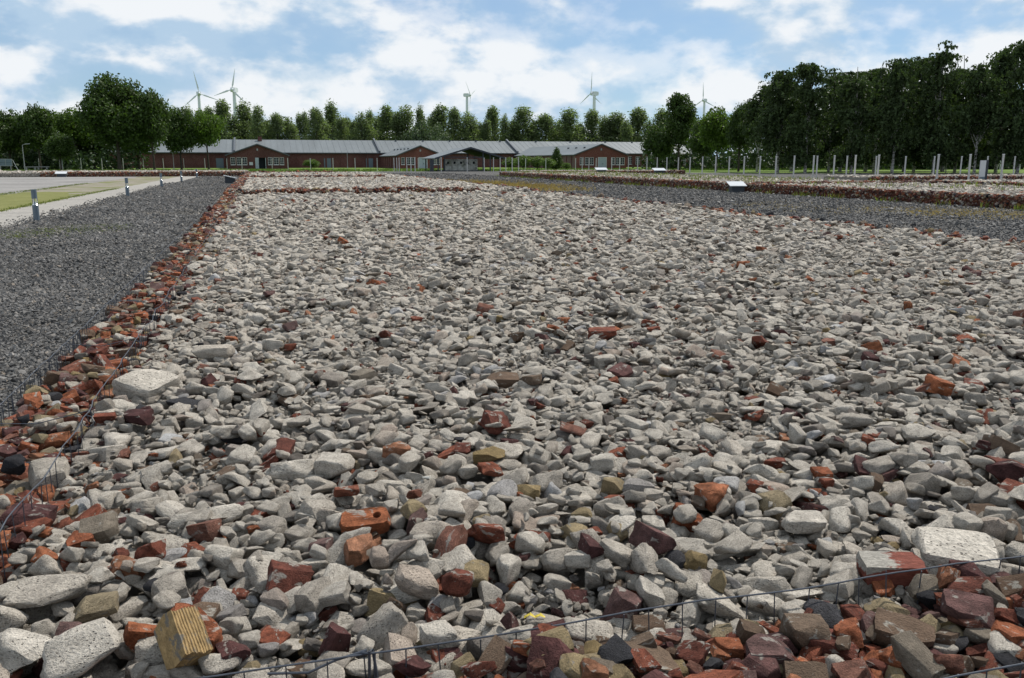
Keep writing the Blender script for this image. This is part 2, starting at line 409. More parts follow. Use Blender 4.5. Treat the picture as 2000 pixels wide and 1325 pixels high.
for i in range(23):
    link_mesh('paving_slab', slab_me, path_bed, loc=(PATH_X0, 21.4 + 3.69 * i, -0.040 + 0.004 * random.random()), rot=(0, R(0.1) * random.uniform(-1, 1), R(0.1) * random.uniform(-1, 1)))
# grass patches on the verge
def patch(name, cx, cy, rx, ry, seed, mat, z):
    pts = []
    for k in range(40):
        a = 2 * math.pi * k / 40
        r = 1 + 0.35 * mnoise.noise(Vector((math.cos(a) * 1.6, math.sin(a) * 1.6, seed)))
        pts.append((cx + rx * r * math.cos(a), cy + ry * r * math.sin(a)))
    return pts
vp = [(-13.0 + 0.25 * mnoise.noise(Vector((y * 0.35, 0, 9))), y) for y in np.arange(20, 56, 1.0)]
right_edge = [(-8.65 + 0.2 * mnoise.noise(Vector((y * 0.5, 4, 2))), y) for y in np.arange(20, 48, 1.0)]
mid = [(-8.9 - 0.2 * (y - 47) - 0.35 * mnoise.noise(Vector((y, 7, 2))), y) for y in np.arange(48, 56, 1.0)]
sheet('verge_grass', vp[::-1] + right_edge + mid, -0.0055, M['mossgrass'], 'structure')

# ------------------------------------------------------------------ stone shapes
def finish_rock(bm, cuts, smooth_n, f, amp, seed, name, mat, sharp=None):
    bmesh.ops.triangulate(bm, faces=bm.faces)
    if cuts: bmesh.ops.subdivide_edges(bm, edges=bm.edges, cuts=cuts, use_grid_fill=True)
    for _ in range(smooth_n): bmesh.ops.smooth_vert(bm, verts=bm.verts, factor=f, use_axis_x=True, use_axis_y=True, use_axis_z=True)
    bm.normal_update()
    off = Vector((seed * 3.7, seed * 1.3, seed * 2.9))
    for v in bm.verts:
        d = mnoise.noise(v.co * 1.4 + off) * amp + mnoise.noise(v.co * 4.0 + off) * amp * 0.5 + (mnoise.noise(v.co * 9.5 + off) * amp * 0.35 if cuts > 2 else 0.0)
        v.co += v.normal * d
    co = np.array([v.co[:] for v in bm.verts]); lo, hi = co.min(0), co.max(0)
    c, e = (lo + hi) / 2, (hi - lo) / 2
    for v in bm.verts: v.co = Vector(((v.co.x - c[0]) / e[0], (v.co.y - c[1]) / e[1], (v.co.z - c[2]) / e[2]))
    bmesh.ops.recalc_face_normals(bm, faces=bm.faces)
    me = bpy.data.meshes.new(name); bm.to_mesh(me); bm.free()
    me.materials.append(mat)
    me.polygons.foreach_set('use_smooth', np.ones(len(me.polygons), bool))
    try: me.set_sharp_from_angle(angle=R(sharp or 42))
    except Exception: pass
    return me
def rock_mesh(seed, mat, cuts=2, npts=14, box=0.62, amp=0.07, smooth_n=1, f=0.45, name='stone'):
    r = random.Random(seed); bm = bmesh.new()
    for _ in range(npts):
        d = Vector((r.gauss(0, 1), r.gauss(0, 1), r.gauss(0, 1))).normalized()
        p = Vector([math.copysign(abs(q) ** box, q) for q in d]) * r.uniform(0.82, 1.05)
        bm.verts.new(p)
    res = bmesh.ops.convex_hull(bm, input=bm.verts)
    bmesh.ops.delete(bm, geom=[v for v in bm.verts if not v.link_faces], context='VERTS')
    bmesh.ops.dissolve_limit(bm, angle_limit=R(9), verts=bm.verts, edges=bm.edges)
    return finish_rock(bm, cuts, smooth_n, f, amp, seed, name, mat)
def brick_mesh(seed, mat, cuts=2, ncut=3, amp=0.05, name='brick', smooth_n=1, f=0.32):
    r = random.Random(seed * 7 + 1); bm = bmesh.new()
    bmesh.ops.create_cube(bm, size=2.0)
    for k in range(ncut):
        n = Vector((r.choice((-1, 1)) * r.uniform(0.5, 1), r.uniform(-0.8, 0.8), r.uniform(-0.6, 0.6))).normalized() if k == 0 else \
            Vector((r.uniform(-1, 1), r.uniform(-1, 1), r.uniform(-1, 1))).normalized()
        ext = abs(n.x) + abs(n.y) + abs(n.z)
        res = bmesh.ops.bisect_plane(bm, geom=bm.verts[:] + bm.edges[:] + bm.faces[:], plane_co=n * ext * r.uniform(0.36, 0.72), plane_no=n, clear_outer=True)
        ed = [e for e in res['geom_cut'] if isinstance(e, bmesh.types.BMEdge)]
        if ed: bmesh.ops.contextual_create(bm, geom=ed)
    return finish_rock(bm, cuts, smooth_n, f, amp, seed, name, mat, 36)

STONES = [rock_mesh(100 + i, M['concrete'], 4, random.choice((8, 9, 11, 13, 16)), random.choice((0.5, 0.6, 0.75)), random.choice((0.08, 0.10, 0.13)), 2, random.choice((0.45, 0.6))) for i in range(34)]
STONES += [brick_mesh(300 + i, M['concrete'], 4, 3, 0.085, 'stone', 2, 0.5) for i in range(8)]
BRICKS = []
for i in range(9): BRICKS.append(brick_mesh(400 + i, M['red'], 4, random.choice((3, 4, 5)), 0.10))
for i in range(5): BRICKS.append(brick_mesh(430 + i, M['orange'], 4, random.choice((3, 4, 5)), 0.12))
for i in range(5): BRICKS.append(brick_mesh(450 + i, M['maroon'], 3, random.choice((3, 4)), 0.07))
for i in range(3): BRICKS.append(brick_mesh(470 + i, M['ochre'], 3, random.choice((3, 4)), 0.09))
for i in range(2): BRICKS.append(rock_mesh(480 + i, M['slag'], 2, 16, 0.8, 0.16, name='brick'))
for i in range(5): BRICKS.append(brick_mesh(490 + i, M['brown'], 2, 3, 0.06))
GREY_IN_CAGE = STONES[:5]
CAGE = BRICKS + GREY_IN_CAGE
CHIPS = [rock_mesh(700 + i, M['chip'], 0, 9, 0.7, 0.0, 0, name='chip') for i in range(10)]
FAR_STONES = [rock_mesh(800 + i, M['concrete'], 1, 11, 0.6, 0.05, 0, name='stone') for i in range(12)]

# hidden library the scatter modifiers read from (never linked to the scene)
lib = {}
def lib_obj(me):
    if me.name not in lib: lib[me.name] = bpy.data.objects.new('shape_' + me.name, me)
    return lib[me.name]
def scatter(name, parent, shapes, pts, rots, scls, idx, mat=None):
    me = bpy.data.meshes.new(name)
    pts = np.asarray(pts, np.float32); n = len(pts)
    me.vertices.add(n); me.vertices.foreach_set('co', pts.ravel())
    for nm, arr, ty, key in (('rot', rots, 'FLOAT_VECTOR', 'vector'), ('scl', scls, 'FLOAT_VECTOR', 'vector'), ('idx', idx, 'INT', 'value')):
        a = me.attributes.new(nm, ty, 'POINT')
        a.data.foreach_set(key, np.asarray(arr, np.int32 if ty == 'INT' else np.float32).ravel())
    me.update()
    o = link_mesh(name, me, parent)
    ng = bpy.data.node_groups.new(name + '_scatter', 'GeometryNodeTree')
    ng.interface.new_socket('Geometry', in_out='INPUT', socket_type='NodeSocketGeometry')
    ng.interface.new_socket('Geometry', in_out='OUTPUT', socket_type='NodeSocketGeometry')
    N, L = ng.nodes, ng.links
    gi, go = N.new('NodeGroupInput'), N.new('NodeGroupOutput')
    join = N.new('GeometryNodeJoinGeometry')
    for s in shapes:
        oi = N.new('GeometryNodeObjectInfo'); oi.inputs['Object'].default_value = lib_obj(s); oi.inputs['As Instance'].default_value = False
        g2 = N.new('GeometryNodeGeometryToInstance')
        L.new(oi.outputs['Geometry'], g2.inputs[0]); L.new(g2.outputs[0], join.inputs[0])
    iop = N.new('GeometryNodeInstanceOnPoints'); iop.inputs['Pick Instance'].default_value = True
    def attr(nm, ty):
        a = N.new('GeometryNodeInputNamedAttribute'); a.data_type = ty; a.inputs['Name'].default_value = nm; return a.outputs['Attribute']
    L.new(gi.outputs[0], iop.inputs['Points']); L.new(join.outputs[0], iop.inputs['Instance'])
    L.new(attr('idx', 'INT'), iop.inputs['Instance Index'])
    e2r = N.new('FunctionNodeEulerToRotation'); L.new(attr('rot', 'FLOAT_VECTOR'), e2r.inputs[0]); L.new(e2r.outputs[0], iop.inputs['Rotation'])
    L.new(attr('scl', 'FLOAT_VECTOR'), iop.inputs['Scale'])
    L.new(iop.outputs[0], go.inputs[0])
    md = o.modifiers.new('scatter', 'NODES'); md.node_group = ng
    o['kind'] = 'stuff'
    return o

# ------------------------------------------------------------------ piling stones: each settles on what lies below it
class Pile:
    def __init__(s, x0, x1, y0, y1, res, base):
        s.x0, s.y0, s.res = x0, y0, res
        s.nx, s.ny = int((x1 - x0) / res) + 2, int((y1 - y0) / res) + 2
        X, Y = np.meshgrid(x0 + np.arange(s.nx) * res, y0 + np.arange(s.ny) * res)
        s.H = base(X, Y).astype(np.float32)
    def h(s, x, y):
        i = min(max(int((y - s.y0) / s.res), 0), s.ny - 1); j = min(max(int((x - s.x0) / s.res), 0), s.nx - 1)
        return s.H[i, j]
    def drop(s, x, y, a, b, c, yaw, lift=0.45):
        r = max(a, b); res = s.res
        j0, j1 = max(int((x - r - s.x0) / res), 0), min(int((x + r - s.x0) / res) + 2, s.nx)
        i0, i1 = max(int((y - r - s.y0) / res), 0), min(int((y + r - s.y0) / res) + 2, s.ny)
        if j1 - j0 < 1 or i1 - i0 < 1: return None
        P = s.H[i0:i1, j0:j1]
        dx = (s.x0 + np.arange(j0, j1) * res - x)[None, :]; dy = (s.y0 + np.arange(i0, i1) * res - y)[:, None]
        ca, sa = math.cos(yaw), math.sin(yaw)
        r2 = ((dx * ca + dy * sa) / a) ** 2 + ((dy * ca - dx * sa) / b) ** 2
        m = r2 < 1
        if not m.any(): z = float(P.mean()) + c * lift; return z
        hs = P[m]
        z = float(hs.mean() * 0.6 + hs.max() * 0.4) + c * lift
        np.maximum(P, np.where(m, z + c * 0.92 * np.sqrt(np.clip(1 - r2, 0, 1)) ** 0.7, -9), out=P)
        return z
def vnoise(X, Y, k, s):
    return (np.sin(X * 1.3 * k + s) * np.cos(Y * 1.1 * k + s * 2.1) + 0.6 * np.sin(X * 2.9 * k - Y * 2.3 * k + s * 0.7) + 0.4 * np.cos(Y * 4.7 * k + X * 1.9 * k + s)) / 2.0
def in_view(x, y, marg=170, back=0.0):
    d = np.stack([x, y, np.full_like(x, 0.45)], -1) - _C
    w = d @ _fw
    u = 1000 + FOC * (d @ _rt) / np.maximum(w, 0.05)
    v = 662.5 - FOC * (d @ _up) / np.maximum(w, 0.05)
    mx = marg + np.minimum(2300.0 / np.maximum(w, 0.5), 1300.0)          # a step to the side stays covered
    return (w > 0.2) & (u > -mx) & (u < 2000 + mx) & (v < 1325 + 330)

FRONT_OUT, FRONT_IN, LEFT_OUT, LEFT_IN, RIGHT_IN, RIGHT_OUT = 1.57, 2.05, -1.37, -0.90, 12.0, 12.45
CROSS = [(38.0, 38.55), (71.0, 71.6), (99.0, 99.6)]
class Stone: pass
def make_items(x, y, size, kind):
    n = len(x)
    if kind == 'stone':
        a = size * np.exp(rng.normal(0, 0.47, n)).clip(0.4, 2.6); b = a * rng.uniform(0.5, 0.95, n); c = a * rng.uniform(0.30, 0.64, n)
    else:
        a = size * np.exp(rng.normal(0, 0.34, n)).clip(0.5, 2.0); b = a * rng.uniform(0.5, 0.85, n); c = a * rng.uniform(0.36, 0.62, n)
    return a, b, c
def settle(pile, dens_fn, x0, x1, y0, y1, size_fn, kind, shapes, n_try, brick_share=None, lift=0.45):
    """rains n_try stones, thinned by dens_fn, on the pile; each takes the lowest of three spots"""
    x = rng.uniform(x0, x1, n_try); y = rng.uniform(y0, y1, n_try)
    keep = (rng.random(n_try) < dens_fn(x, y)) & in_view(x, y)
    x, y = x[keep], y[keep]
    isb = (rng.random(len(x)) < brick_share(x, y)) if brick_share else np.zeros(len(x), bool)
    a, b, c = make_items(x, y, size_fn(x, y), kind)
    yaw = rng.uniform(0, 2 * math.pi, len(x))
    P = np.zeros((len(x), 3)); 
    jx = rng.uniform(-1, 1, (len(x), 2)) * 0.12; jy = rng.uniform(-1, 1, (len(x), 2)) * 0.12
    for i in range(len(x)):
        bx, by, bh = x[i], y[i], pile.h(x[i], y[i])
        for k in range(2):
            qx, qy = min(max(x[i] + jx[i, k], x0), x1), min(max(y[i] + jy[i, k], y0), y1)
            hh = pile.h(qx, qy)
            if hh < bh: bx, by, bh = qx, qy, hh
        P[i] = (bx, by, pile.drop(bx, by, a[i], b[i], c[i], yaw[i], lift))
    tilt = rng.normal(0, 0.26, (len(x), 2)).clip(-0.8, 0.8)
    rot = np.stack([tilt[:, 0], tilt[:, 1], yaw], 1)
    scl = np.stack([a, b, c], 1)
    idx = rng.integers(0, len(shapes), len(x))
    return dict(P=P, rot=rot, scl=scl, idx=idx, isb=isb)
def split_largest(pile, D, sel, limit, min_px=9.0):
    """indices of the pieces that show largest in the photo"""
    P, S = D['P'], D['scl']
    px, py, w = proj(P)
    top = P[:, 2] + S[:, 2] * 0.8
    H = np.array([pile.h(p[0], p[1]) for p in P])
    area = FOC ** 2 * S[:, 0] * S[:, 1] * 0.8 / np.maximum(w, 0.3) ** 2
    ok = sel & (top > H - 0.012) & (px > -20) & (px < 2020) & (py < 1345) & (area > min_px ** 2)
    order = np.argsort(-np.where(ok, area, -1))
    return order[:min(limit, int(ok.sum()))]
def place_parts(name, parent, shapes, D, ids):
    for i in ids:
        link_mesh(name, shapes[D['idx'][i]], parent, loc=D['P'][i], rot=D['rot'][i], scl=D['scl'][i])
def rest(D, sel, ids):
    m = sel.copy(); m[ids] = False; return m
def grid_sheet(name, x0, x1, y0, y1, step, fn, mat, parent, skirt=0.0):
    xs = np.linspace(x0, x1, max(2, int((x1 - x0) / step) + 1)); ys = np.linspace(y0, y1, max(2, int((y1 - y0) / step) + 1))
    X, Y = np.meshgrid(xs, ys); Z = fn(X, Y)
    v = np.stack([X, Y, Z], -1).reshape(-1, 3); nx, ny = len(xs), len(ys)
    i = np.arange(nx * ny).reshape(ny, nx)
    f = np.stack([i[:-1, :-1], i[:-1, 1:], i[1:, 1:], i[1:, :-1]], -1).reshape(-1, 4)
    return link_mesh(name, mesh_np(name, v, f, mat, True), parent)

# ------------------------------------------------------------------ near bed: field of concrete rubble
def field_base(X, Y): return 0.285 - 0.085 * np.clip((Y - 14) / 22.0, 0, 1) + 0.020 * vnoise(X, Y, 0.9, 1.0) + 0.012 * vnoise(X, Y, 2.3, 4.0)
bed = empty('rubble_bed', (0, 0, 0))
tag(bed, 'widest bed of grey concrete rubble filling the lower picture, wired in by brick rubble', 'rubble bed', 'rubble beds')
grid_sheet('fill_bed', LEFT_IN, RIGHT_IN, FRONT_IN, CROSS[0][0], 0.25, lambda X, Y: field_base(X, Y) - 0.012, M['fillbase'], bed)
pile = Pile(LEFT_IN, RIGHT_IN, FRONT_IN, CROSS[0][0], 0.015, field_base)
def size_field(x, y): return np.interp(y, [2, 2.8, 3.6, 7, 16, 38], [0.0315, 0.0300, 0.0285, 0.0280, 0.037, 0.055])
def dens_rel(x, y): return np.interp(y, [2, 7, 10, 17, 38], [1.0, 0.95, 0.60, 0.36, 0.17])
def brick_sh(x, y): return np.interp(y, [2, 3, 6, 12, 38], [0.115, 0.095, 0.065, 0.032, 0.018]) + 0.25 * np.exp(-((x - LEFT_IN) / 0.25) ** 2) * (y > 3) + 0.12 * np.exp(-((y - FRONT_IN) / 0.2) ** 2)
D = settle(pile, dens_rel, LEFT_IN + 0.03, RIGHT_IN, FRONT_IN + 0.03, CROSS[0][0], size_field, 'stone', STONES, 420000, brick_sh)
KEEP = np.ones(len(D['P']), bool)
D['idx'][D['isb']] = rng.integers(0, len(BRICKS), int(D['isb'].sum()))

# ------------------------------------------------------------------ pieces on the bed that stand out
def special_box(l, w, h, mat, name, ribs=0, seed=1):
    """a broken block, half sizes 1, ridged on top when ribs > 0"""
    r = random.Random(seed)
    ny = max(6, ribs * 4 + 1); nx = 9; nz = 4
    bm = bmesh.new()
    bmesh.ops.create_cube(bm, size=2.0)
    bm.free()
    vs_, fs_ = [], []
    def add(grid_fn, nu, nv):
        b = len(vs_)
        for i in range(nu):
            for j in range(nv): vs_.append(grid_fn(i / (nu - 1) * 2 - 1, j / (nv - 1) * 2 - 1))
        for i in range(nu - 1):
            for j in range(nv - 1): fs_.append((b + i * nv + j, b + (i + 1) * nv + j, b + (i + 1) * nv + j + 1, b + i * nv + j + 1))
    def rib(v): return (0.07 * (1 if (int((v + 1) * 0.5 * ribs * 2) % 2 == 0) else 0)) if ribs else 0.0
    add(lambda u, v: (u, v, 1 - 0.07 + rib(v)), nx, ny)
    add(lambda u, v: (u, v, -1), nx, ny)
    add(lambda u, v: (u, -1, v * (1 if v < 1 else 0.93 + rib(-1))), nx, nz)
    add(lambda u, v: (u, 1, v * (1 if v < 1 else 0.93 + rib(1))), nx, nz)
    add(lambda u, v: (-1, u, v * (1 if v < 1 else 0.93 + rib(u))), ny, nz)
    add(lambda u, v: (1, u, v * (1 if v < 1 else 0.93 + rib(u))), ny, nz)
    me = bpy.data.meshes.new(name); me.from_pydata(vs_, [], fs_)
    bm = bmesh.new(); bm.from_mesh(me)
    bmesh.ops.remove_doubles(bm, verts=bm.verts, dist=0.004)
    off = Vector((seed * 5.1, 1.7, 2.2))
    for v in bm.verts:
        p = v.co.copy()
        v.co.x += (0.16 * mnoise.noise(p * 1.3 + off) + 0.07 * mnoise.noise(p * 5 + off)) * (1 if abs(p.x) > 0.95 else 0.3)
        v.co.y += 0.06 * mnoise.noise(p * 1.7 + off * 2)
        v.co.z += 0.04 * mnoise.noise(p * 1.5 + off * 3)
        k = max(abs(p.x), 0) * max(abs(p.y), 0)                     # knocked corners
        if abs(p.x) > 0.9 and abs(p.z) > 0.9: v.co.x *= 0.93
    bmesh.ops.recalc_face_normals(bm, faces=bm.faces); bm.to_mesh(me); bm.free()
    me.materials.append(mat); return me
def holed_brick(mat, seed=3):
    n = 28; V, F = [], []
    off = Vector((seed, 0.4, 2))
    def ring(fn, z):
        b = len(V)
        for k in range(n):
            a = 2 * math.pi * k / n; x, y = fn(a); p = Vector((x, y, z))
            d = mnoise.noise(p * 1.8 + off) * 0.09
            V.append((x * (1 + d), y * (1 + d), z * (1 + d * 1.5)))
        return b
    def outer(a):
        c, s_ = math.cos(a), math.sin(a); m = max(abs(c), abs(s_)); q = 1 / m
        return c * (q * 0.8 + 0.2), s_ * (q * 0.8 + 0.2)
    inner = lambda a: (0.52 + 0.16 * math.cos(a), 0.06 + 0.36 * math.sin(a))
    o0, o1, o2, i1, i0 = ring(outer, -1), ring(lambda a: tuple(1.04 * q for q in outer(a)), 0.1), ring(lambda a: tuple(0.95 * q for q in outer(a)), 1), ring(inner, 0.99), ring(inner, -0.9)
    for a, b in ((o0, o1), (o1, o2), (o2, i1), (i1, i0)):
        for k in range(n): F.append((a + k, a + (k + 1) % n, b + (k + 1) % n, b + k))
    F.append(tuple(i0 + k for k in range(n))); F.append(tuple(o0 + k for k in range(n))[::-1])
    me = bpy.data.meshes.new('brick'); me.from_pydata(V, [], F)
    bm = bmesh.new(); bm.from_mesh(me); bmesh.ops.recalc_face_normals(bm, faces=bm.faces); bm.to_mesh(me); bm.free()
    me.materials.append(mat); return me
t = NT('ochre_ridged_tile', 0.85, 0.2)
co = t.coord()
c = t.mix(1.0, (0.33, 0.225, 0.105), t.rng(t.noise(2.4, 5, 0.7, co), 0.3, 0.7, 0.5, 1.25), 'MULTIPLY')
t.color(t.mix(t.ramp(t.noise(1.1, 4, 0.6, co, 0.5), [(0.54, 0.0), (0.60, 0.85)]), c, (0.13, 0.125, 0.115))); t.bump(t.noise(9, 4, 0.6, co), 0.5, 0.008)
M['ridged'] = t.m
t = NT('mortared_red_brick', 0.9, 0.15)
co = t.coord()
c = t.mix(1.0, (0.17, 0.056, 0.040), t.rng(t.noise(3, 5, 0.65, co), 0.3, 0.7, 0.65, 1.3), 'MULTIPLY')
sx = t.new('ShaderNodeSeparateXYZ'); t.l.new(co, sx.inputs[0])
mm = t.ramp(t.math('MULTIPLY', t.math('ADD', t.math('SUBTRACT', sx.outputs[2], t.math('MULTIPLY', sx.outputs[0], 0.8)), t.math('MULTIPLY', t.noise(2.2, 4, 0.6, co), 1.6)), 0.5), [(0.82, 0.0), (0.88, 1.0)])
t.color(t.mix(mm, c, t.mix(1.0, (0.30, 0.28, 0.245), t.rng(t.noise(7, 3, 0.7, co), 0.3, 0.7, 0.6, 1.25), 'MULTIPLY'))); t.bump(t.noise(8, 4, 0.6, co), 0.7, 0.008); M['mortared'] = t.m

NB = {'red': 0, 'orange': 9, 'maroon': 14, 'ochre': 19, 'slag': 22, 'brown': 24}
shape_no = {'k': 0}
def notable(name, label, cat, px, py, w, h, mesh, yaw=0.0, tilt=(0, 0), b_rel=0.72, z_guess=0.44, sink=0.25, group=None, cmin=0.3, settle_pile=None):
    P = G(px, py, z_guess)
    _, _, dep = proj(P)
    ppm = FOC / dep
    a = w / 2 / ppm
    ang = math.asin(min(0.95, (CAM_H - z_guess) / (Vector(P) - Vector(_C)).length))
    b = a * b_rel
    c = max(cmin * a, (h / ppm / 2 - b * math.sin(ang) * 0.8) / math.cos(ang))
    c = min(c, a * 0.95)
    pl_ = settle_pile or pile
    z = pl_.drop(P.x, P.y, a * 0.9, b * 0.9, c, yaw - YAW, lift=0.55)
    if z is None: z = z_guess
    z -= sink * c * 0.5
    if settle_pile is None and len(KEEP) == len(D['P']):     # what lay on this very spot was pushed aside
        dx, dy = D['P'][:, 0] - P.x, D['P'][:, 1] - P.y; ca, sa = math.cos(yaw - YAW), math.sin(yaw - YAW)
        r2 = ((dx * ca + dy * sa) / (a + 0.012)) ** 2 + ((dy * ca - dx * sa) / (b + 0.012)) ** 2
        KEEP[(r2 < 0.95) & (D['P'][:, 2] + D['scl'][:, 2] * 0.5 > z - c * 0.75)] = False
    o = link_mesh(name, mesh, None, loc=(P.x, P.y, z), rot=(tilt[0], tilt[1], yaw - YAW), scl=(a, b, c))
    tag(o, label, cat, group); return o
B = lambda kind, k=0: BRICKS[NB[kind] + k]
NOTES = [
 ('stone', 'large pale flat slab left of the olive fragment', 'stone', 92, 1148, 140, 70, STONES[34], 0.05, (0.1, 0.0)),
 ('stone', 'long pale stone slanting below the dark red slab by the ridged ochre block', 'stone', 158, 1278, 150, 95, STONES[2], 0.55, (0.2, -0.1)),
 ('stone', 'big pale stone cut by the left picture edge near the bottom', 'stone', 40, 1262, 130, 85, STONES[5], -0.1, (0.1, 0.1)),
 ('brick', 'dark red flat brick fragment among pale stones, left of the ridged ochre block', 'brick', 148, 1222, 88, 50, B('maroon', 1), 0.1, (0.15, 0.05)),
 ('brick', 'olive yellow flat fragment right of the large pale slab', 'brick', 182, 1168, 92, 40, B('ochre', 0), 0.35, (0.15, -0.2)),
 ('brick', 'orange red broken brick slab under the ridged ochre block', 'brick', 378, 1222, 125, 78, B('orange', 2), -0.1, (0.2, 0.1)),
 ('brick', 'tan brick piece lying on the orange slab behind the ridged block', 'brick', 372, 1165, 96, 42, B('brown', 1), -0.05, (0.05, 0.08)),
 ('brick', 'bright orange lump touching the left side of the ridged ochre block', 'brick', 272, 1232, 62, 66, B('orange', 0), 0.4, (0.1, 0.3)),
 ('brick', 'maroon pointed chunk with broken faces in the pale stones near the bottom', 'brick', 653, 1228, 62, 80, B('maroon', 2), 0.9, (0.2, 0.5)),
 ('brick', 'dark red angular brick corner capped with grey mortar', 'brick', 562, 1122, 88, 80, B('red', 3), 0.4, (0.1, 0.35)),
 ('brick', 'round red brown clinker ball among pale stones', 'brick', 893, 1140, 64, 68, rock_mesh(931, M['red'], 2, 24, 0.95, 0.06, name='brick'), 0.2, (0.2, 0.1)),
 ('brick', 'long orange brick with a round hole at one end', 'brick', 712, 1002, 94, 42, holed_brick(M['orange']), 0.2, (0.35, -0.05), 0.52),
 ('brick', 'red brick chip on pale stones above the holed orange brick', 'brick', 675, 948, 50, 32, B('red', 1), 0.3, (0.1, 0.1)),
 ('stone', 'yellowish rounded rock right of the holed orange brick', 'stone', 808, 994, 46, 38, B('ochre', 1), 0.8, (0.1, 0.2)),
 ('brick', 'orange brick lump right of the twin pale blocks', 'brick', 775, 880, 56, 34, B('orange', 3), 0.1, (0.1, 0.1)),
 ('stone', 'long pale rounded block, left one of the twin blocks', 'stone', 571, 887, 86, 48, STONES[35], 0.08, (0.05, 0.0)),
 ('stone', 'tall pale block, right one of the twin blocks', 'stone', 653, 886, 74, 54, STONES[36], -0.1, (0.05, 0.05)),
 ('brick', 'tan brick standing behind the small red lump, right of the middle orange brick', 'brick', 955, 882, 64, 34, B('ochre', 2), 0.0, (0.2, 0.0)),
 ('brick', 'red lump in front of the tan brick', 'brick', 958, 900, 48, 30, B('red', 5), 0.5, (0.1, 0.1)),
 ('brick', 'brown and tan brick lying alone in the mid bed, nearest the picture centre', 'brick', 982, 724, 66, 30, B('brown', 0), 0.1, (0.1, 0.05)),
 ('brick', 'dark red brick lying in the mid bed beyond the brown one', 'brick', 1176, 642, 56, 28, B('red', 2), 0.0, (0.1, 0.0)),
 ('brick', 'smooth purple brick leaning on pale stones', 'brick', 1275, 1054, 84, 66, B('maroon', 0), 1.95, (0.5, 0.1)),
 ('brick', 'dark red ridge-shaped chunk left of the ochre brown block', 'brick', 1218, 1142, 84, 82, B('maroon', 3), 1.2, (0.3, 0.2)),
 ('brick', 'ochre brown upright block right of the dark red ridge chunk', 'brick', 1268, 1182, 64, 46, B('brown', 2), 0.0, (0.2, 0.0)),
 ('stone', 'small ochre rock right of the leaning purple brick', 'stone', 1356, 1070, 50, 44, B('ochre', 0), 0.2, (0.1, 0.2)),
 ('stone', 'narrow ochre stone standing right of the small ochre rock', 'stone', 1404, 1116, 44, 58, B('ochre', 1), 1.3, (0.2, 0.5)),
 ('stone', 'yellow and grey stone leaning on a pale egg-shaped one', 'stone', 1203, 920, 52, 44, B('ochre', 2), -0.3, (0.2, 0.2)),
 ('stone', 'pale egg-shaped stone right of the yellow and grey one', 'stone', 1248, 926, 60, 44, STONES[7], -0.4, (0.1, 0.1)),
 ('brick', 'broken red brick with a cap of grey mortar before the largest pale slab', 'brick', 1742, 1088, 118, 58, special_box(1, 1, 1, M['mortared'], 'brick', 0, 8), -0.06, (0.12, 0.0), 0.5),
 ('stone', 'largest pale slab, tilted, behind the mortar-capped red brick', 'stone', 1866, 1066, 150, 64, STONES[37], -0.3, (0.15, 0.1), 0.98, 0.44, 0.45),
 ('brick', 'orange brick with a broken notch on pale stones, right part of the bed', 'brick', 1605, 902, 40, 34, B('orange', 4), 0.2, (0.2, 0.1)),
 ('stone', 'big pale slab beside the inner wire of the side brick strip', 'stone', 285, 738, 98, 56, STONES[38], -0.35, (0.15, 0.2), 0.95, 0.44, 0.5),
 ('stone', 'black stone in front of the big pale slab near the side wire', 'stone', 358, 766, 74, 34, B('slag', 0), 0.1, (0.05, 0.1)),
 ('brick', 'maroon brick fragment below the black stone', 'brick', 270, 808, 52, 30, B('maroon', 4), 0.1, (0.1, 0.0)),
 ('stone', 'flat pale block beyond the big slab, near the side brick strip', 'stone', 416, 682, 78, 28, STONES[39], 0.0, (0.0, 0.0)),
 ('stone', 'pale grey block with a grooved top, right of the bed middle', 'stone', 1570, 1000, 88, 56, STONES[40], 0.0, (0.05, 0.05)),
 ('stone', 'rounded grey stone with a yellow lichen spot below the grooved block', 'stone', 1570, 1042, 66, 54, STONES[9], 0.2, (0.1, 0.1)),
 ('stone', 'long pale stone leaning over the front wire, left of the dark red ridge chunk', 'stone', 1150, 1185, 108, 62, STONES[11], -0.35, (0.15, 0.1)),
 ('stone', 'pale angular stone nearest the bright yellow tape', 'stone', 955, 1215, 92, 66, STONES[13], 0.2, (0.2, 0.1)),
 ('stone', 'smooth pale round stone left of the angular stone at the front wire', 'stone', 860, 1215, 84, 58, STONES[15], 0.0, (0.1, 0.0)),
]
for a in NOTES: notable(*a)
RIB = special_box(1, 1, 1, M['ridged'], 'brick', 9, 4)
ridged = notable('brick', 'ochre block with a ridged face, tilted on the orange slab near the bottom edge', 'brick', 358, 1258, 104, 120, RIB, R(-62), (0.0, 0.0), 0.74)
_r, _t = Vector((math.cos(YAW), -math.sin(YAW), 0)), Vector((-math.sin(YAW), -math.cos(YAW), 0)); _u = Vector((0, 0, 1))
_x = (_r * 0.50 + _t * 0.60 - _u * 0.62).normalized(); _z = _r * 0.60 + _t * 0.12 + _u * 0.79; _z = (_z - _x * _z.dot(_x)).normalized(); _y = _z.cross(_x)
ridged.rotation_euler = Matrix((_x, _y, _z)).transposed().to_euler(); ridged.scale = (0.067, 0.042, 0.045)
ridged.location.z += 0.004

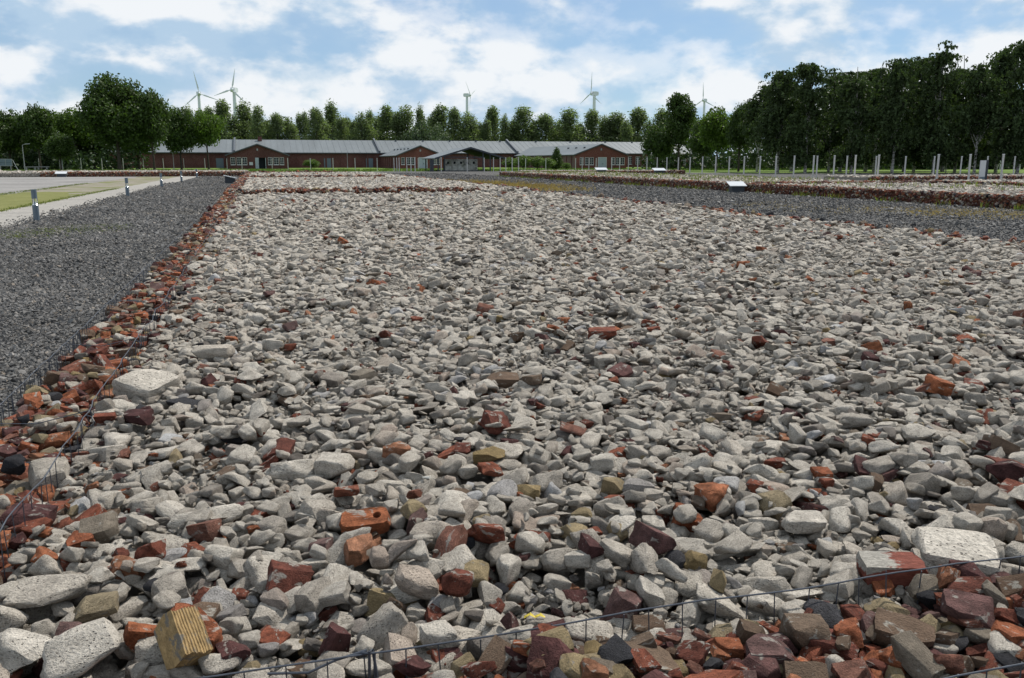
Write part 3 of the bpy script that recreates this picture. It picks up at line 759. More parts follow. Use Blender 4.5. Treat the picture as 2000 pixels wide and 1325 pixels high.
def unburied(pl_, d):
    P_, S_ = d['P'], d['scl']; hm = np.full(len(P_), 9.0)
    for ox, oy in ((0, 0), (.7, 0), (-.7, 0), (0, .7), (0, -.7)):
        i_ = np.clip(((P_[:, 1] + oy * S_[:, 0] - pl_.y0) / pl_.res).astype(int), 0, pl_.ny - 1); j_ = np.clip(((P_[:, 0] + ox * S_[:, 0] - pl_.x0) / pl_.res).astype(int), 0, pl_.nx - 1)
        hm = np.minimum(hm, pl_.H[i_, j_])
    return P_[:, 2] + S_[:, 2] > hm - 0.015
KEEP &= unburied(pile, D)
for k_ in ('P', 'rot', 'scl', 'idx', 'isb'): D[k_] = D[k_][KEEP]
big_s = split_largest(pile, D, ~D['isb'], 300)
big_b = split_largest(pile, D, D['isb'], 300, 6.0)
place_parts('stone', bed, STONES, D, big_s)
place_parts('brick', bed, BRICKS, D, big_b)
m = rest(D, ~D['isb'], big_s)
scatter('concrete_rubble', bed, STONES, D['P'][m], D['rot'][m], D['scl'][m], D['idx'][m])
m = rest(D, D['isb'], big_b)
scatter('brick_rubble', bed, BRICKS, D['P'][m], D['rot'][m], D['scl'][m], D['idx'][m])

n_ = 60000; fx = rng.uniform(LEFT_IN, 9.5, n_); fy = FRONT_IN + 0.02 + (11 - FRONT_IN) * rng.random(n_) ** 1.5
k_ = in_view(fx, fy, 60); fx, fy = fx[k_], fy[k_]
fz = pile.H[((fy - pile.y0) / pile.res).astype(int), ((fx - pile.x0) / pile.res).astype(int)]
low = fz < 0.36; fx, fy, fz = fx[low], fy[low], fz[low]; n_ = len(fx)
fa = np.interp(fy, [2, 11], [0.009, 0.014]) * np.exp(rng.normal(0, 0.35, n_))
scatter('stone_fines', bed, STONES[:13], np.stack([fx, fy, fz + fa * 0.15], 1), rng.uniform(-1, 1, (n_, 3)) * np.array([0.6, 0.6, 3.1]), np.stack([fa, fa * rng.uniform(.55, 1, n_), fa * rng.uniform(.4, .8, n_)], 1), rng.integers(0, 13, n_))

# ------------------------------------------------------------------ wire cages filled with brick rubble
def cage_fill(parent, x0, x1, y0, y1, base, dens, size, limit, res=0.015, min_px=8.0):
    """bricks settled between the wires; the largest in view are pieces of their own"""
    bf = lambda X, Y: base + 0.02 * vnoise(X, Y, 2.0, 7.0)
    grid_sheet('fill_bed', x0, x1, y0, y1, 0.25, lambda X, Y: bf(X, Y) - 0.01, M['brickbase'], parent)
    p = Pile(x0, x1, y0, y1, res, bf)
    n = int((x1 - x0) * (y1 - y0) * dens[0])
    d = settle(p, (lambda x, y: dens[1](x, y)) if len(dens) > 1 else (lambda x, y: np.ones_like(x)), x0 + 0.02, x1 - 0.02, y0 + 0.02, y1 - 0.02,
               (lambda x, y: size(x, y)), 'brick', CAGE, n)
    grey = d['idx'] >= len(BRICKS)
    ids = split_largest(p, d, np.ones(len(d['P']), bool), limit, min_px)
    for i in ids:
        link_mesh('stone' if grey[i] else 'brick', CAGE[d['idx'][i]], parent, loc=d['P'][i], rot=d['rot'][i], scl=d['scl'][i])
    m_ = rest(d, np.ones(len(d['P']), bool), ids)
    if m_.any(): scatter('brick_rubble', parent, CAGE, d['P'][m_], d['rot'][m_], d['scl'][m_], d['idx'][m_])
    return p
def face_fill(parent, axis, pos, u0, u1, z0, z1, dens, size):
    """bricks showing through the wire of an upright face"""
    n = int((u1 - u0) * (z1 - z0) * dens)
    u = rng.uniform(u0, u1, n); z = rng.uniform(z0, z1, n); off = rng.normal(0, 0.012, n)
    P = np.stack([np.full(n, pos) + off, u, z], 1) if axis == 'x' else np.stack([u, np.full(n, pos) + off, z], 1)
    a = size * np.exp(rng.normal(0, 0.3, n)); S = np.stack([a, a * rng.uniform(0.6, 0.95, n), a * rng.uniform(0.4, 0.8, n)], 1)
    scatter('brick_face', parent, CAGE, P, rng.uniform(-0.9, 0.9, (n, 3)) + np.array([0, 0, 1.5])[None] * rng.integers(0, 2, (n, 1)), S, rng.integers(0, len(CAGE), n))
def core_box(parent, x0, x1, y0, y1, z1, mat):
    MB().box(x0, x1, y0, y1, 0.0, z1).build('core', mat, parent)
up_me = {}
def upright(parent, x, y, z0, z1):
    k = round(z1 - z0, 3)
    if k not in up_me: up_me[k] = MB().tube([(0, 0, 0), (0, 0, k)], 0.0019, 5).mesh('upright_wire', M['wire'], True)
    link_mesh('upright_wire', up_me[k], parent, loc=(x, y, z0), rot=(random.gauss(0, 0.03), random.gauss(0, 0.03), 0))
def rim_path(axis, pos, u0, u1, z, seed, step=0.11, wob=0.018, far=14):
    P = []; u = u0
    while u <= u1 + 1e-6:
        w = wob * mnoise.noise(Vector((u * 1.7, seed, 0))) + wob * 0.5 * mnoise.noise(Vector((u * 5.0, seed, 3)))
        dz = wob * 1.1 * mnoise.noise(Vector((u * 1.4, seed, 8)))
        P.append((pos + w, u, z + dz) if axis == 'x' else (u, pos + w, z + dz))
        u += step if u < far else step * 6
    return P
def rim(parent, path, rad=0.0026): return MB().tube(path, rad, 6).build('rim_wire', M['wire'], parent, True)
RIM_Z = 0.452
gl = empty('brick_gabion', (LEFT_OUT, FRONT_OUT, 0))
gl.location = (0, 0, 0)
tag(gl, 'long wire cage of red brick rubble between the dark gravel strip and the widest bed', 'gabion', 'gabions')
cage_fill(gl, LEFT_OUT, LEFT_IN, FRONT_IN, CROSS[0][0], 0.235, (820, lambda x, y: np.interp(y, [2, 9, 15, 38], [1, 0.85, 0.45, 0.25])), lambda x, y: np.interp(y, [2, 12, 38], [0.038, 0.040, 0.066]), 300, 0.012)
pa = rim_path('x', LEFT_OUT, FRONT_OUT, 38.2, RIM_Z, 1.0); rim(gl, pa)
pb = rim_path('x', LEFT_IN, FRONT_OUT, 38.2, RIM_Z + 0.012, 2.0, wob=0.03); rim(gl, pb)
def on_path(path, u, ax):
    for p, q in zip(path, path[1:]):
        if p[ax] <= u <= q[ax]: k = (u - p[ax]) / (q[ax] - p[ax]); return tuple(p[i] + (q[i] - p[i]) * k for i in range(3))
    return path[-1]
u = 3.6
while u < 11.5:
    q = on_path(pa, u, 1); upright(gl, q[0], u, 0.12, q[2]); u += 0.05 * (1 if u < 7.5 else 2)
u = 2.6
while u < 9.5:
    q = on_path(pb, u, 1); upright(gl, q[0], u, 0.22, q[2]); u += 0.1
for yy in (4.62, 6.55, 8.6, 10.7):
    a0, b0 = on_path(pa, yy, 1), on_path(pb, yy + 0.05, 1)
    MB().tube([a0, ((a0[0] + b0[0]) / 2, yy + 0.02, RIM_Z - 0.03), b0], 0.0026, 5).build('tie_wire', M['wire'], gl, True)
    for q in (a0, b0):      # twisted clip where panels meet
        MB().tube([(q[0] + 0.03 * math.cos(k * 0.9), yy + 0.02 * (k - 4) * 0.4, q[2] - 0.06 + 0.035 * math.sin(k * 0.9) + 0.02) for k in range(9)], 0.0028, 5).build('clip_wire', M['wire'], gl, True)
MB().tube([(LEFT_OUT - 0.006, FRONT_OUT + i * 0.5, 0.10) for i in range(74)], 0.0026, 5).build('lower_wire', M['wire'], gl, True)

gf = empty('brick_gabion')
tag(gf, 'wire cage of mixed red brick rubble along the bottom edge of the picture', 'gabion', 'gabions')
pf = cage_fill(gf, LEFT_IN, RIGHT_OUT, FRONT_OUT, FRONT_IN, 0.265, (980, lambda x, y: (x < 7).astype(float)), lambda x, y: np.full_like(x, 0.037), 300, 0.012)
pc = rim_path('y', FRONT_IN + 0.01, LEFT_OUT, 9.0, RIM_Z + 0.005, 5.0, wob=0.016); rim(gf, pc)
pd = rim_path('y', FRONT_OUT, LEFT_OUT, 9.0, RIM_Z - 0.008, 6.0); rim(gf, pd)
u = LEFT_IN
while u < 4.2:
    q = on_path(pc, u, 0); upright(gf, u, q[1], 0.24, q[2])
    q = on_path(pd, u, 0); upright(gf, u, q[1], 0.12, q[2]); u += 0.1
q = on_path(pc, 0.2, 0)
MB().tube([(0.20, q[1] - 0.004, 0.24), (0.205, q[1] - 0.008, q[2] + 0.012), (0.215, q[1] + 0.012, q[2] + 0.004), (0.235, q[1] - 0.02, 0.30)], 0.004, 6).build('clip_wire', M['wire'], gf, True)
MB().tube([(0.18, q[1] + 0.01, q[2]), (0.20, q[1] - 0.01, q[2] + 0.008), (0.22, q[1] + 0.008, q[2] - 0.004), (0.215, q[1] - 0.01, q[2] - 0.12)], 0.0036, 6).build('clip_wire', M['wire'], gf, True)
MB().tube([(-0.05, q[1] + 0.012, q[2] - 0.02), (0.05, q[1] + 0.004, q[2] - 0.03), (0.12, q[1], q[2] - 0.004), (0.2, q[1] + 0.008, q[2] + 0.006)], 0.0034, 6).build('tie_wire', M['wire'], gf, True)
# standing-out pieces inside the front cage
for a in [
 ('brick', 'big purple clinker block with a black broken end in the front cage', 'brick', 1900, 1168, 90, 70, B('maroon', 1), -0.1, (0.35, 0.0)),
 ('brick', 'brown upright brick left of the big purple clinker block', 'brick', 1800, 1170, 58, 66, B('brown', 0), 0.05, (0.4, 0.0)),
 ('brick', 'narrow orange brick wedged between the brown and the purple block', 'brick', 1848, 1172, 54, 70, B('orange', 1), 1.3, (0.2, 0.4)),
 ('stone', 'long tan stone block lying across the front cage', 'stone', 1762, 1256, 112, 62, B('brown', 3), -0.45, (0.15, 0.1)),
 ('brick', 'dark red slab right of the long tan block in the front cage', 'brick', 1888, 1234, 100, 56, B('maroon', 4), -0.25, (0.2, 0.1)),
 ('stone', 'mossy brown rock left of the long tan block in the front cage', 'stone', 1570, 1270, 84, 74, B('brown', 2), 0.1, (0.1, 0.1)),
 ('brick', 'orange brick chunk at the bottom edge right of the picture middle', 'brick', 1420, 1308, 54, 42, B('orange', 4), 0.1, (0.1, 0.1)),
 ('brick', 'purple flat brick with a red chip on it in the front cage', 'brick', 1085, 1250, 112, 60, B('maroon', 0), 0.25, (0.15, -0.1)),
 ('brick', 'purple slab cut by the bottom edge right of the orange chunk', 'brick', 1500, 1318, 96, 44, B('maroon', 2), 0.0, (0.1, 0.0)),
 ('brick', 'dark purple brick chunk behind the wire clip in the front cage', 'brick', 882, 1285, 62, 60, B('maroon', 3), 0.6, (0.3, 0.1)),
]: notable(*a, z_guess=0.35, settle_pile=pf)
# a brown block and a slag lump in the side cage
notable('brick', 'mauve brick half hanging over the inner side wire at the left picture edge', 'brick', 52, 978, 90, 56, B('maroon', 0), 0.0, (0.1, 0.1))
notable('stone', 'pale brown block lying on the inner wire of the side cage', 'stone', 98, 902, 78, 70, STONES[41], 0.75, (0.15, 0.1))
notable('stone', 'black slag lump beside the pale brown block', 'stone', 26, 908, 52, 48, B('slag', 1), 0.0, (0.0, 0.0))

gr = empty('brick_gabion')
tag(gr, 'low line of red brick rubble between the widest bed and the middle gravel lane', 'gabion', 'gabions')
core_box(gr, RIGHT_IN + 0.02, RIGHT_OUT, FRONT_IN + 0.1, CROSS[0][0], 0.21, M['brickbase'])
cage_fill(gr, RIGHT_IN, RIGHT_OUT, 7.0, CROSS[0][0], 0.24, (230, lambda x, y: np.interp(y, [7, 14, 38], [1, 0.8, 0.55])), lambda x, y: np.full_like(x, 0.05), 60, 0.02)
face_fill(gr, 'x', RIGHT_OUT, 7.0, 38.0, 0.02, 0.38, 60, 0.06)
core_box(gl, LEFT_OUT + 0.012, LEFT_IN - 0.01, FRONT_OUT + 0.02, CROSS[0][0], 0.18, M['brickbase'])
core_box(gf, LEFT_OUT + 0.02, RIGHT_OUT, FRONT_OUT + 0.015, FRONT_IN - 0.01, 0.20, M['brickbase'])
face_fill(gl, 'x', LEFT_OUT + 0.03, FRONT_OUT, 38.0, 0.03, 0.26, 60, 0.055)

def cross_gabion(x0, x1, y0, y1, top, label, dens=190, size=0.058):
    g = empty('brick_gabion'); tag(g, label, 'gabion', 'gabions')
    core_box(g, x0, x1, y0 + 0.05, y1 - 0.05, top - 0.10, M['brickbase'])
    cage_fill(g, x0, x1, y0, y1, top - 0.09, (dens,), lambda x, y: np.full_like(x, size), 0, 0.03)
    face_fill(g, 'y', y0 + 0.04, x0, x1, 0.28, top - 0.02, 160, size)
    return g
cross_gabion(LEFT_OUT, 9.4, *CROSS[0], 0.495, 'red brick cage crossing behind the widest rubble bed')
cross_gabion(LEFT_OUT, 9.6, *CROSS[1], 0.50, 'red brick cage crossing behind the second rubble bed', 130, 0.07)
cross_gabion(LEFT_OUT, 9.2, *CROSS[2], 0.52, 'red brick cage closing the farthest of the three beds in line', 90, 0.08)

# ------------------------------------------------------------------ further beds
def far_bed(label, x0, x1, y0, y1, dens, size, top=0.40, sides=(), edge=0.45, gabion_labels=None, brick_frac=0.02, left_gab=True):
    b = empty('rubble_bed'); tag(b, label, 'rubble bed', 'rubble beds')
    MB().box(x0 + 0.05, x1 - 0.05, y0 + 0.05, y1 - 0.05, 0.0, top - 0.06).build('fill_bed', M['fillbase'], b)
    n = int((x1 - x0) * (y1 - y0) * dens)
    x = rng.uniform(x0 + 0.1, x1 - 0.1, n); y = rng.uniform(y0 + 0.1, y1 - 0.1, n)
    k = in_view(x, y, 260); x, y = x[k], y[k]; n = len(x)
    a = size * np.exp(rng.normal(0, 0.4, n)).clip(0.5, 2); S = np.stack([a, a * rng.uniform(0.6, 0.95, n), a * rng.uniform(0.35, 0.7, n)], 1)
    z = top - 0.045 + 0.03 * vnoise(x, y, 0.8, 2.0) + rng.normal(0, 0.022, n)
    rot = np.stack([rng.normal(0, 0.25, n), rng.normal(0, 0.25, n), rng.uniform(0, 6.28, n)], 1)
    P = np.stack([x, y, z], 1); isb = rng.random(n) < brick_frac
    scatter('concrete_rubble', b, FAR_STONES, P[~isb], rot[~isb], S[~isb], rng.integers(0, len(FAR_STONES), int((~isb).sum())))
    if isb.sum() > 3: scatter('brick_rubble', b, BRICKS, P[isb], rot[isb], S[isb], rng.integers(0, len(BRICKS), int(isb.sum())))
    return b
def far_gabion(label, x0, x1, y0, y1, top, faces, size=0.075, dens=110):
    g = empty('brick_gabion'); tag(g, label, 'gabion', 'gabions')
    core_box(g, x0, x1, y0, y1, top - 0.05, M['brickbase'])
    n = int((x1 - x0) * (y1 - y0) * dens)
    x = rng.uniform(x0, x1, n); y = rng.uniform(y0, y1, n); k = in_view(x, y, 260); x, y = x[k], y[k]; n = len(x)
    a = size * np.exp(rng.normal(0, 0.3, n)); S = np.stack([a, a * 0.75, a * rng.uniform(0.4, 0.7, n)], 1)
    scatter('brick_rubble', g, CAGE, np.stack([x, y, top - 0.03 + rng.normal(0, 0.015, n)], 1), np.stack([rng.normal(0, .3, n), rng.normal(0, .3, n), rng.uniform(0, 6, n)], 1), S, rng.integers(0, len(CAGE), n))
    if '-x' in faces: face_fill(g, 'x', x0, y0, y1, 0.02, top - 0.03, 150, size * 0.8)
    if '-y' in faces: face_fill(g, 'y', y0, x0, x1, 0.02, top - 0.03, 150, size * 0.8)
    return g
far_bed('second grey rubble bed beyond the widest one, between two red brick cages', LEFT_IN, 12.0, CROSS[0][1], CROSS[1][0], 75, 0.085, 0.43)
far_bed('third and farthest grey rubble bed of the three in line', LEFT_IN, 11.8, CROSS[1][1], CROSS[2][0], 42, 0.11, 0.43)
far_gabion('far side cage of red bricks along the second and third beds', LEFT_OUT, LEFT_IN, 38.6, 99.0, 0.45, ('-x',), 0.07, 130)
far_gabion('brick edge of the second bed and third bed facing the middle gravel lane', 12.0, 12.4, 38.6, 99.0, 0.38, (), 0.08, 70)
# second row, across the middle gravel lane
X2 = 26.0
far_bed('near rubble bed across the middle gravel lane, cut by the right picture edge', X2 + 0.4, 37.2, 14, 43.4, 60, 0.075, 0.44)
far_bed('long rubble bed beyond the large lectern sign across the middle lane', X2 + 0.4, 37.2, 44.0, 96, 45, 0.09, 0.44)
far_gabion('dark brick cage face right of the large lectern sign, facing the middle lane', X2, X2 + 0.45, 14, 43.5, 0.47, ('-x',), 0.06, 140)
far_gabion('dark brick cage face left of the large lectern sign, facing the middle lane', X2, X2 + 0.45, 44.1, 96.3, 0.47, ('-x',), 0.065, 100)
far_gabion('brick cage dividing the two beds behind the large lectern sign', X2 + 0.45, 37.2, 43.5, 44.0, 0.52, ('-y',), 0.075, 110)
far_gabion('brick cage at the far side of the long bed across the middle lane', X2 + 0.45, 37.2, 96, 96.5, 0.45, ('-y',), 0.09, 60)
# beds beyond
far_bed('rubble bed in front of the pale stele at the right picture edge', 44.4, 58, 36, 52, 40, 0.09, 0.36)
far_gabion('brick cage in front of the pale stele at the right picture edge', 44, 44.45, 36, 52, 0.38, ('-x', '-y'), 0.08, 70)
far_bed('rubble bed behind the pale stele on the right', 47.4, 75, 60.5, 67, 30, 0.10, 0.44)
far_gabion('brick cage face behind the white posts by the pale stele', 47, 75, 60, 60.5, 0.46, ('-y',), 0.08, 60)
far_bed('distant rubble bed in front of the third gable wing', 33, 54, 106.5, 113, 30, 0.11, 0.44)
far_gabion('distant brick cage face in front of the third gable wing', 33, 54, 106, 106.5, 0.46, ('-y',), 0.09, 50)
far_bed('distant rubble bed beyond the pale asphalt yard', -62, -1.4, 107.6, 122, 22, 0.12, 0.46)
far_gabion('distant dark brick cage beyond the pale asphalt yard', -23, -1.4, 107, 107.5, 0.50, ('-y',), 0.09, 50)
g_ = empty('stone_gabion'); tag(g_, 'distant grey stone cage at the left picture edge beyond the asphalt yard', 'gabion', 'gabions')
core_box(g_, -62, -23.05, 107.05, 107.5, 0.42, M['fillbase'])
n = 1500; xx = rng.uniform(-50, -23.1, n); a = 0.08 * np.exp(rng.normal(0, .3, n))
scatter('concrete_rubble', g_, FAR_STONES, np.stack([xx, np.full(n, 107.04), rng.uniform(0.03, 0.45, n)], 1), rng.uniform(-1, 1, (n, 3)), np.stack([a, a * .7, a * .7], 1), rng.integers(0, len(FAR_STONES), n))

# ------------------------------------------------------------------ loose dark gravel
def gravel_field(name, x0, x1, y0, y1, n, dens, size, label):
    x = rng.uniform(x0, x1, n); y = rng.uniform(y0, y1, n)
    k = in_view(x, y, 120) & (rng.random(n) < dens(x, y)); x, y = x[k], y[k]; n = len(x)
    a = np.interp(y, [3, 10, 30, 100], list(size) + [size[2] * 1.6]) * np.exp(rng.normal(0, 0.32, n)); S = np.stack([a, a * rng.uniform(0.6, 1, n), a * rng.uniform(0.5, 0.85, n)], 1)
    o = scatter(name, None, CHIPS, np.stack([x, y, S[:, 2] * 0.35 + np.where(x < PATH_X1, 0.012, 0.0)], 1), rng.uniform(-1, 1, (n, 3)) * np.array([0.6, 0.6, 3.1]), S, rng.integers(0, len(CHIPS), n))
    tag(o, label, 'gravel', kind='stuff')
gravel_field('gravel', PATH_X1 + 0.05, LEFT_OUT - 0.02, 2.0, 104.0, 880000, lambda x, y: np.interp(y, [2, 9, 16, 30, 60, 104], [1.0, 0.9, 0.42, 0.17, 0.08, 0.05]), [0.0115, 0.0138, 0.027], 'dark loose gravel of the strip left of the brick cage')
gravel_field('gravel', RIGHT_OUT + 0.02, X2 - 0.02, 12, 125.0, 260000, lambda x, y: np.interp(y, [12, 22, 45, 62, 125], [0.9, 0.5, 0.2, 0.13, 0.07]), [0.018, 0.020, 0.034], 'dark loose gravel of the lane across the middle')

gravel_field('gravel', PATH_X1 - 0.9, PATH_X1 + 0.06, 22, 75, 9000, lambda x, y: np.exp((x - PATH_X1) / 0.22), [0.012, 0.014, 0.022], 'dark gravel strewn over the edge of the paved path')
# ------------------------------------------------------------------ buildings: long brick hall with three gable wings
YH = 236.0
HX0, HX1 = PY(215, 320, YH).x, PY(1357, 320, YH).x
EAVE, RIDGE, HDEP = 3.75, 7.1, 22.0
def window(parent, x0, x1, z0, z1, y, cols=3, rows=3, axis='y', frame=M['trim_white']):
    """white framed window set into a wall that faces -y: frame, glazing bars, one pane per light"""
    w = MB()
    f = 0.06
    w.box(x0 - f, x1 + f, y - 0.07, y + 0.05, z0 - f, z0); w.box(x0 - f, x1 + f, y - 0.068, y + 0.05, z1, z1 + f)
    w.box(x0 - f, x0, y - 0.066, y + 0.05, z0, z1); w.box(x1, x1 + f, y - 0.066, y + 0.05, z0, z1)
    for i in range(1, cols): q = x0 + (x1 - x0) * i / cols; w.box(q - 0.022, q + 0.022, y - 0.06, y + 0.03, z0, z1)
    for i in range(1, rows): q = z0 + (z1 - z0) * i / rows; w.box(x0, x1, y - 0.055, y + 0.028, q - 0.022, q + 0.022)
    o = w.build('window', frame, parent)
    for i in range(cols):
        for j in range(rows):
            a, b = x0 + (x1 - x0) * i / cols + 0.023, x0 + (x1 - x0) * (i + 1) / cols - 0.023
            c, d = z0 + (z1 - z0) * j / rows + 0.023, z0 + (z1 - z0) * (j + 1) / rows - 0.023
            MB().box(a, b, y - 0.012, y + 0.02, c, d).build('pane', M['glass'], o)
    MB().box(x0 - 0.1, x1 + 0.1, y - 0.14, y + 0.0, z0 - 0.15, z0 - 0.062).build('sill', frame, o)
    return o
hall = empty('brick_hall', (0, 0, 0))
tag(hall, 'long low brick hall with a grey sheet roof behind the three gable wings', 'hall')
MB().box(HX0, HX1, YH, YH + HDEP, 0, EAVE).build('wall', M['brickwall'], hall)
prof = [(YH - 0.5, EAVE - 0.05), (YH + HDEP / 2, RIDGE), (YH + HDEP + 0.5, EAVE - 0.05), (YH + HDEP + 0.5, EAVE + 0.12), (YH + HDEP / 2, RIDGE + 0.18), (YH - 0.5, EAVE + 0.12)]
roof_h = MB().prism(prof, 'x', HX0 - 0.4, HX1 + 0.4).build('roof', M['roof'], hall)
MB().box(HX0 - 0.4, HX1 + 0.4, YH - 0.62, YH - 0.5, EAVE - 0.1, EAVE + 0.1).build('gutter', M['roof_edge'], hall)
MB().prism([(YH + 0.02, EAVE), (YH + HDEP - 0.02, EAVE), (YH + HDEP / 2, RIDGE)], 'x', HX1 - 0.3, HX1 - 0.02).build('gable_wall', M['brickwall2'], hall)
seam_me = MB().prism([(YH - 0.48, EAVE + 0.121), (YH - 0.48, EAVE + 0.165), (YH + HDEP / 2, RIDGE + 0.225), (YH + HDEP / 2, RIDGE + 0.181)], 'x', -0.035, 0.035).mesh('roof_seam', M['roof'])
x = HX0
while x < HX1:
    link_mesh('roof_seam', seam_me, roof_h, loc=(x, 0, 0)); x += 1.6
pil_me = MB().box(-0.22, 0.22, -0.14, 0.02, 0, EAVE - 0.1).mesh('pilaster', M['brickwall'])
x = HX0 + 1.5
while x < HX1:
    link_mesh('pilaster', pil_me, hall, loc=(x, YH, 0)); x += 3.6
fw_me = MB().prism([(YH - 0.7, EAVE + 0.05), (YH - 0.7, EAVE + 0.62), (YH + HDEP / 2, RIDGE + 0.78), (YH + HDEP / 2, RIDGE + 0.15)], 'x', -0.22, 0.22).mesh('fire_wall', M['roof_edge'])
for px_ in (458, 741, 1010):
    link_mesh('fire_wall', fw_me, hall, loc=(PY(px_, 300, YH).x, 0, 0))
vent_me = MB().box(-0.2, 0.2, -0.2, 0.2, 0, 0.45).mesh('roof_vent', M['roof_edge'])
for px_ in (290, 350, 505, 772, 825, 877, 928, 975, 1045, 1112, 1180, 1232): link_mesh('roof_vent', vent_me, roof_h, loc=(PY(px_, 280, YH + HDEP / 2).x, YH + HDEP / 2 - 0.8, RIDGE - 0.1))
for px_ in (508,): MB().box(PY(px_, 280, YH + 11).x - 0.5, PY(px_, 280, YH + 11).x + 0.5, YH + 9.5, YH + 10.4, RIDGE - 0.6, RIDGE + 0.95).build('chimney', M['brickwall'], hall)
dm = MB().box(-0.9, 0.9, -0.08, 0.05, 0, 2.4).mesh('door', M['steel'])
for px_ in (430, 722, 640): link_mesh('door', dm, hall, loc=(PY(px_, 325, YH).x, YH, 0))
for k in range(9):
    xw = PY(1227 + k * 15, 318, YH).x
    window(hall, xw, xw + 1.15, 0.9, 2.9, YH, 2, 4)

def wing(label, Y, px0, px1, apex_y, eave_y, door_px, win_px, mat, sign=None, open_door=False, roofvents=0, side_pil=True):
    g = empty('gable_wing'); tag(g, label, 'building')
    x0, x1 = PY(px0, 320, Y).x, PY(px1, 320, Y).x
    ze = PY(px0, eave_y, Y).z; xa = (x0 + x1) / 2; za = PY((px0 + px1) / 2, apex_y, Y).z
    dx = (PY(door_px[0], 320, Y).x, PY(door_px[1], 320, Y).x); dz = 2.45
    # side walls, back part and the front wall around the door opening
    MB().box(x0, x0 + 0.3, Y + 0.3, YH - 0.55, 0, ze).build('side_wall', M['brickwall'], g)
    MB().box(x1 - 0.3, x1, Y + 0.3, YH - 0.55, 0, ze).build('side_wall', M['brickwall'], g)
    fwm = MB(); fwm.box(x0, dx[0], Y, Y + 0.3, 0, ze - 0.02); fwm.box(dx[1], x1, Y, Y + 0.3, 0, ze - 0.02); fwm.box(dx[0], dx[1], Y, Y + 0.3, dz, ze - 0.02)
    fwm.build('front_wall', mat, g)
    MB().prism([(x0 + 0.02, ze - 0.02), (x1 - 0.02, ze - 0.02), (xa, za)], 'y', Y + 0.0, Y + 0.3).build('gable', mat, g)
    o = 0.35; th = 0.16; sl = (za - ze) / (xa - x0)
    rf = MB().prism([(x0 - o, ze - o * sl), (xa, za), (x1 + o, ze - o * sl), (x1 + o, ze - o * sl + th), (xa, za + th), (x0 - o, ze - o * sl + th)], 'y', Y - 0.3, YH + 4).build('roof', M['roof'], g)
    MB().prism([(x0 - o - .02, ze - o * sl - .06), (xa, za - .06), (x1 + o + .02, ze - o * sl - .06), (x1 + o + .02, ze - o * sl + th + .03), (xa, za + th + .03), (x0 - o - .02, ze - o * sl + th + .03)], 'y', Y - 0.36, Y - 0.302).build('verge_board', M['roof_edge'], g)
    for i in range(roofvents): link_mesh('roof_vent', vent_me, rf, loc=(x0 + (xa - x0) * 0.6, Y + 4 + 5.5 * i, ze + (za - ze) * 0.6 - 0.02))
    if side_pil:
        me = MB().box(-0.12, 0.02, -0.2, 0.2, 0, ze - 0.25).mesh('pilaster', M['brickwall'])
        yy = Y + 2.2
        while yy < YH - 2: link_mesh('pilaster', me, g, loc=(x0, yy, 0)); yy += 3.4
    for a, b in win_px: window(g, PY(a, 315, Y).x, PY(b, 315, Y).x, 0.95, 2.45, Y - 0.01, 2, 3)
    if open_door:
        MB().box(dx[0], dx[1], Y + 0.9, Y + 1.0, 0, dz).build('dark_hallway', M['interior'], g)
        wd = dx[1] - dx[0]
        d = MB().box(dx[0] - 0.5 * wd, dx[0] + 0.02, Y - 0.16, Y - 0.08, 0.05, dz).build('door', M['door_grey'], g)
        d2 = MB().box(dx[1] - 0.05, dx[1] + 0.06, Y - 0.85, Y - 0.02, 0.05, dz).build('door', M['door_grey'], g)
        MB().box(dx[0] - 0.1 * wd, dx[0] - 0.06 * wd, Y - 0.24, Y - 0.16, 1.0, 1.15).build('handle', M['dark_steel'], d)
    else:
        d = MB(); q = (dx[0] + dx[1]) / 2
        d.box(dx[0], q - 0.015, Y + 0.05, Y + 0.12, 0.04, dz); d.box(q + 0.015, dx[1], Y + 0.05, Y + 0.12, 0.04, dz)
        d = d.build('door', M['door_grey'], g)
        MB().box(q + 0.08, q + 0.22, Y - 0.03, Y + 0.05, 1.05, 1.2).build('handle', M['dark_steel'], d)
        fr = MB(); fr.box(dx[0] - 0.1, dx[0], Y - 0.03, Y + 0.1, 0, dz + 0.1); fr.box(dx[1], dx[1] + 0.1, Y - 0.03, Y + 0.1, 0, dz + 0.1); fr.box(dx[0], dx[1], Y - 0.03, Y + 0.1, dz, dz + 0.1)
        fr.build('door_frame', M['trim_white'], g)
    MB().box(xa - 0.16, xa + 0.16, Y - 0.12, Y - 0.002, ze + (za - ze) * 0.42, ze + (za - ze) * 0.62).build('wall_lamp', M['galv'], g)
    if sign: MB().box(PY(sign[0], 320, Y).x, PY(sign[1], 320, Y).x, Y - 0.1, Y - 0.04, PY(480, sign[3], Y).z, PY(480, sign[2], Y).z).build('notice_board', M['panel_white'], g)
    return g
wing('first gable wing with an open pale door and three windows on each side', 208, 443.5, 563.5, 282.5, 303.5, (505.5, 519), [(451, 459), (463, 471), (474, 482), (524, 532), (535, 544), (547, 554)], M['brickwall'], sign=(487, 494, 317, 323), open_door=True, side_pil=False)
wing('second gable wing, its front partly hidden by the open shelter roof', 206, 776, 866, 285.5, 304, (818.5, 834), [(784, 790), (795, 801), (803, 809), (846, 851), (853, 858)], M['brickwall2'], roofvents=5)
wing('third gable wing with a closed pale double door, right of the conical tree', 187, 1123, 1223.5, 282.5, 302.5, (1168.5, 1184), [(1133, 1139), (1143, 1149.5), (1152, 1159), (1194, 1200), (1203, 1209), (1212, 1219)], M['brickwall2'], roofvents=3)

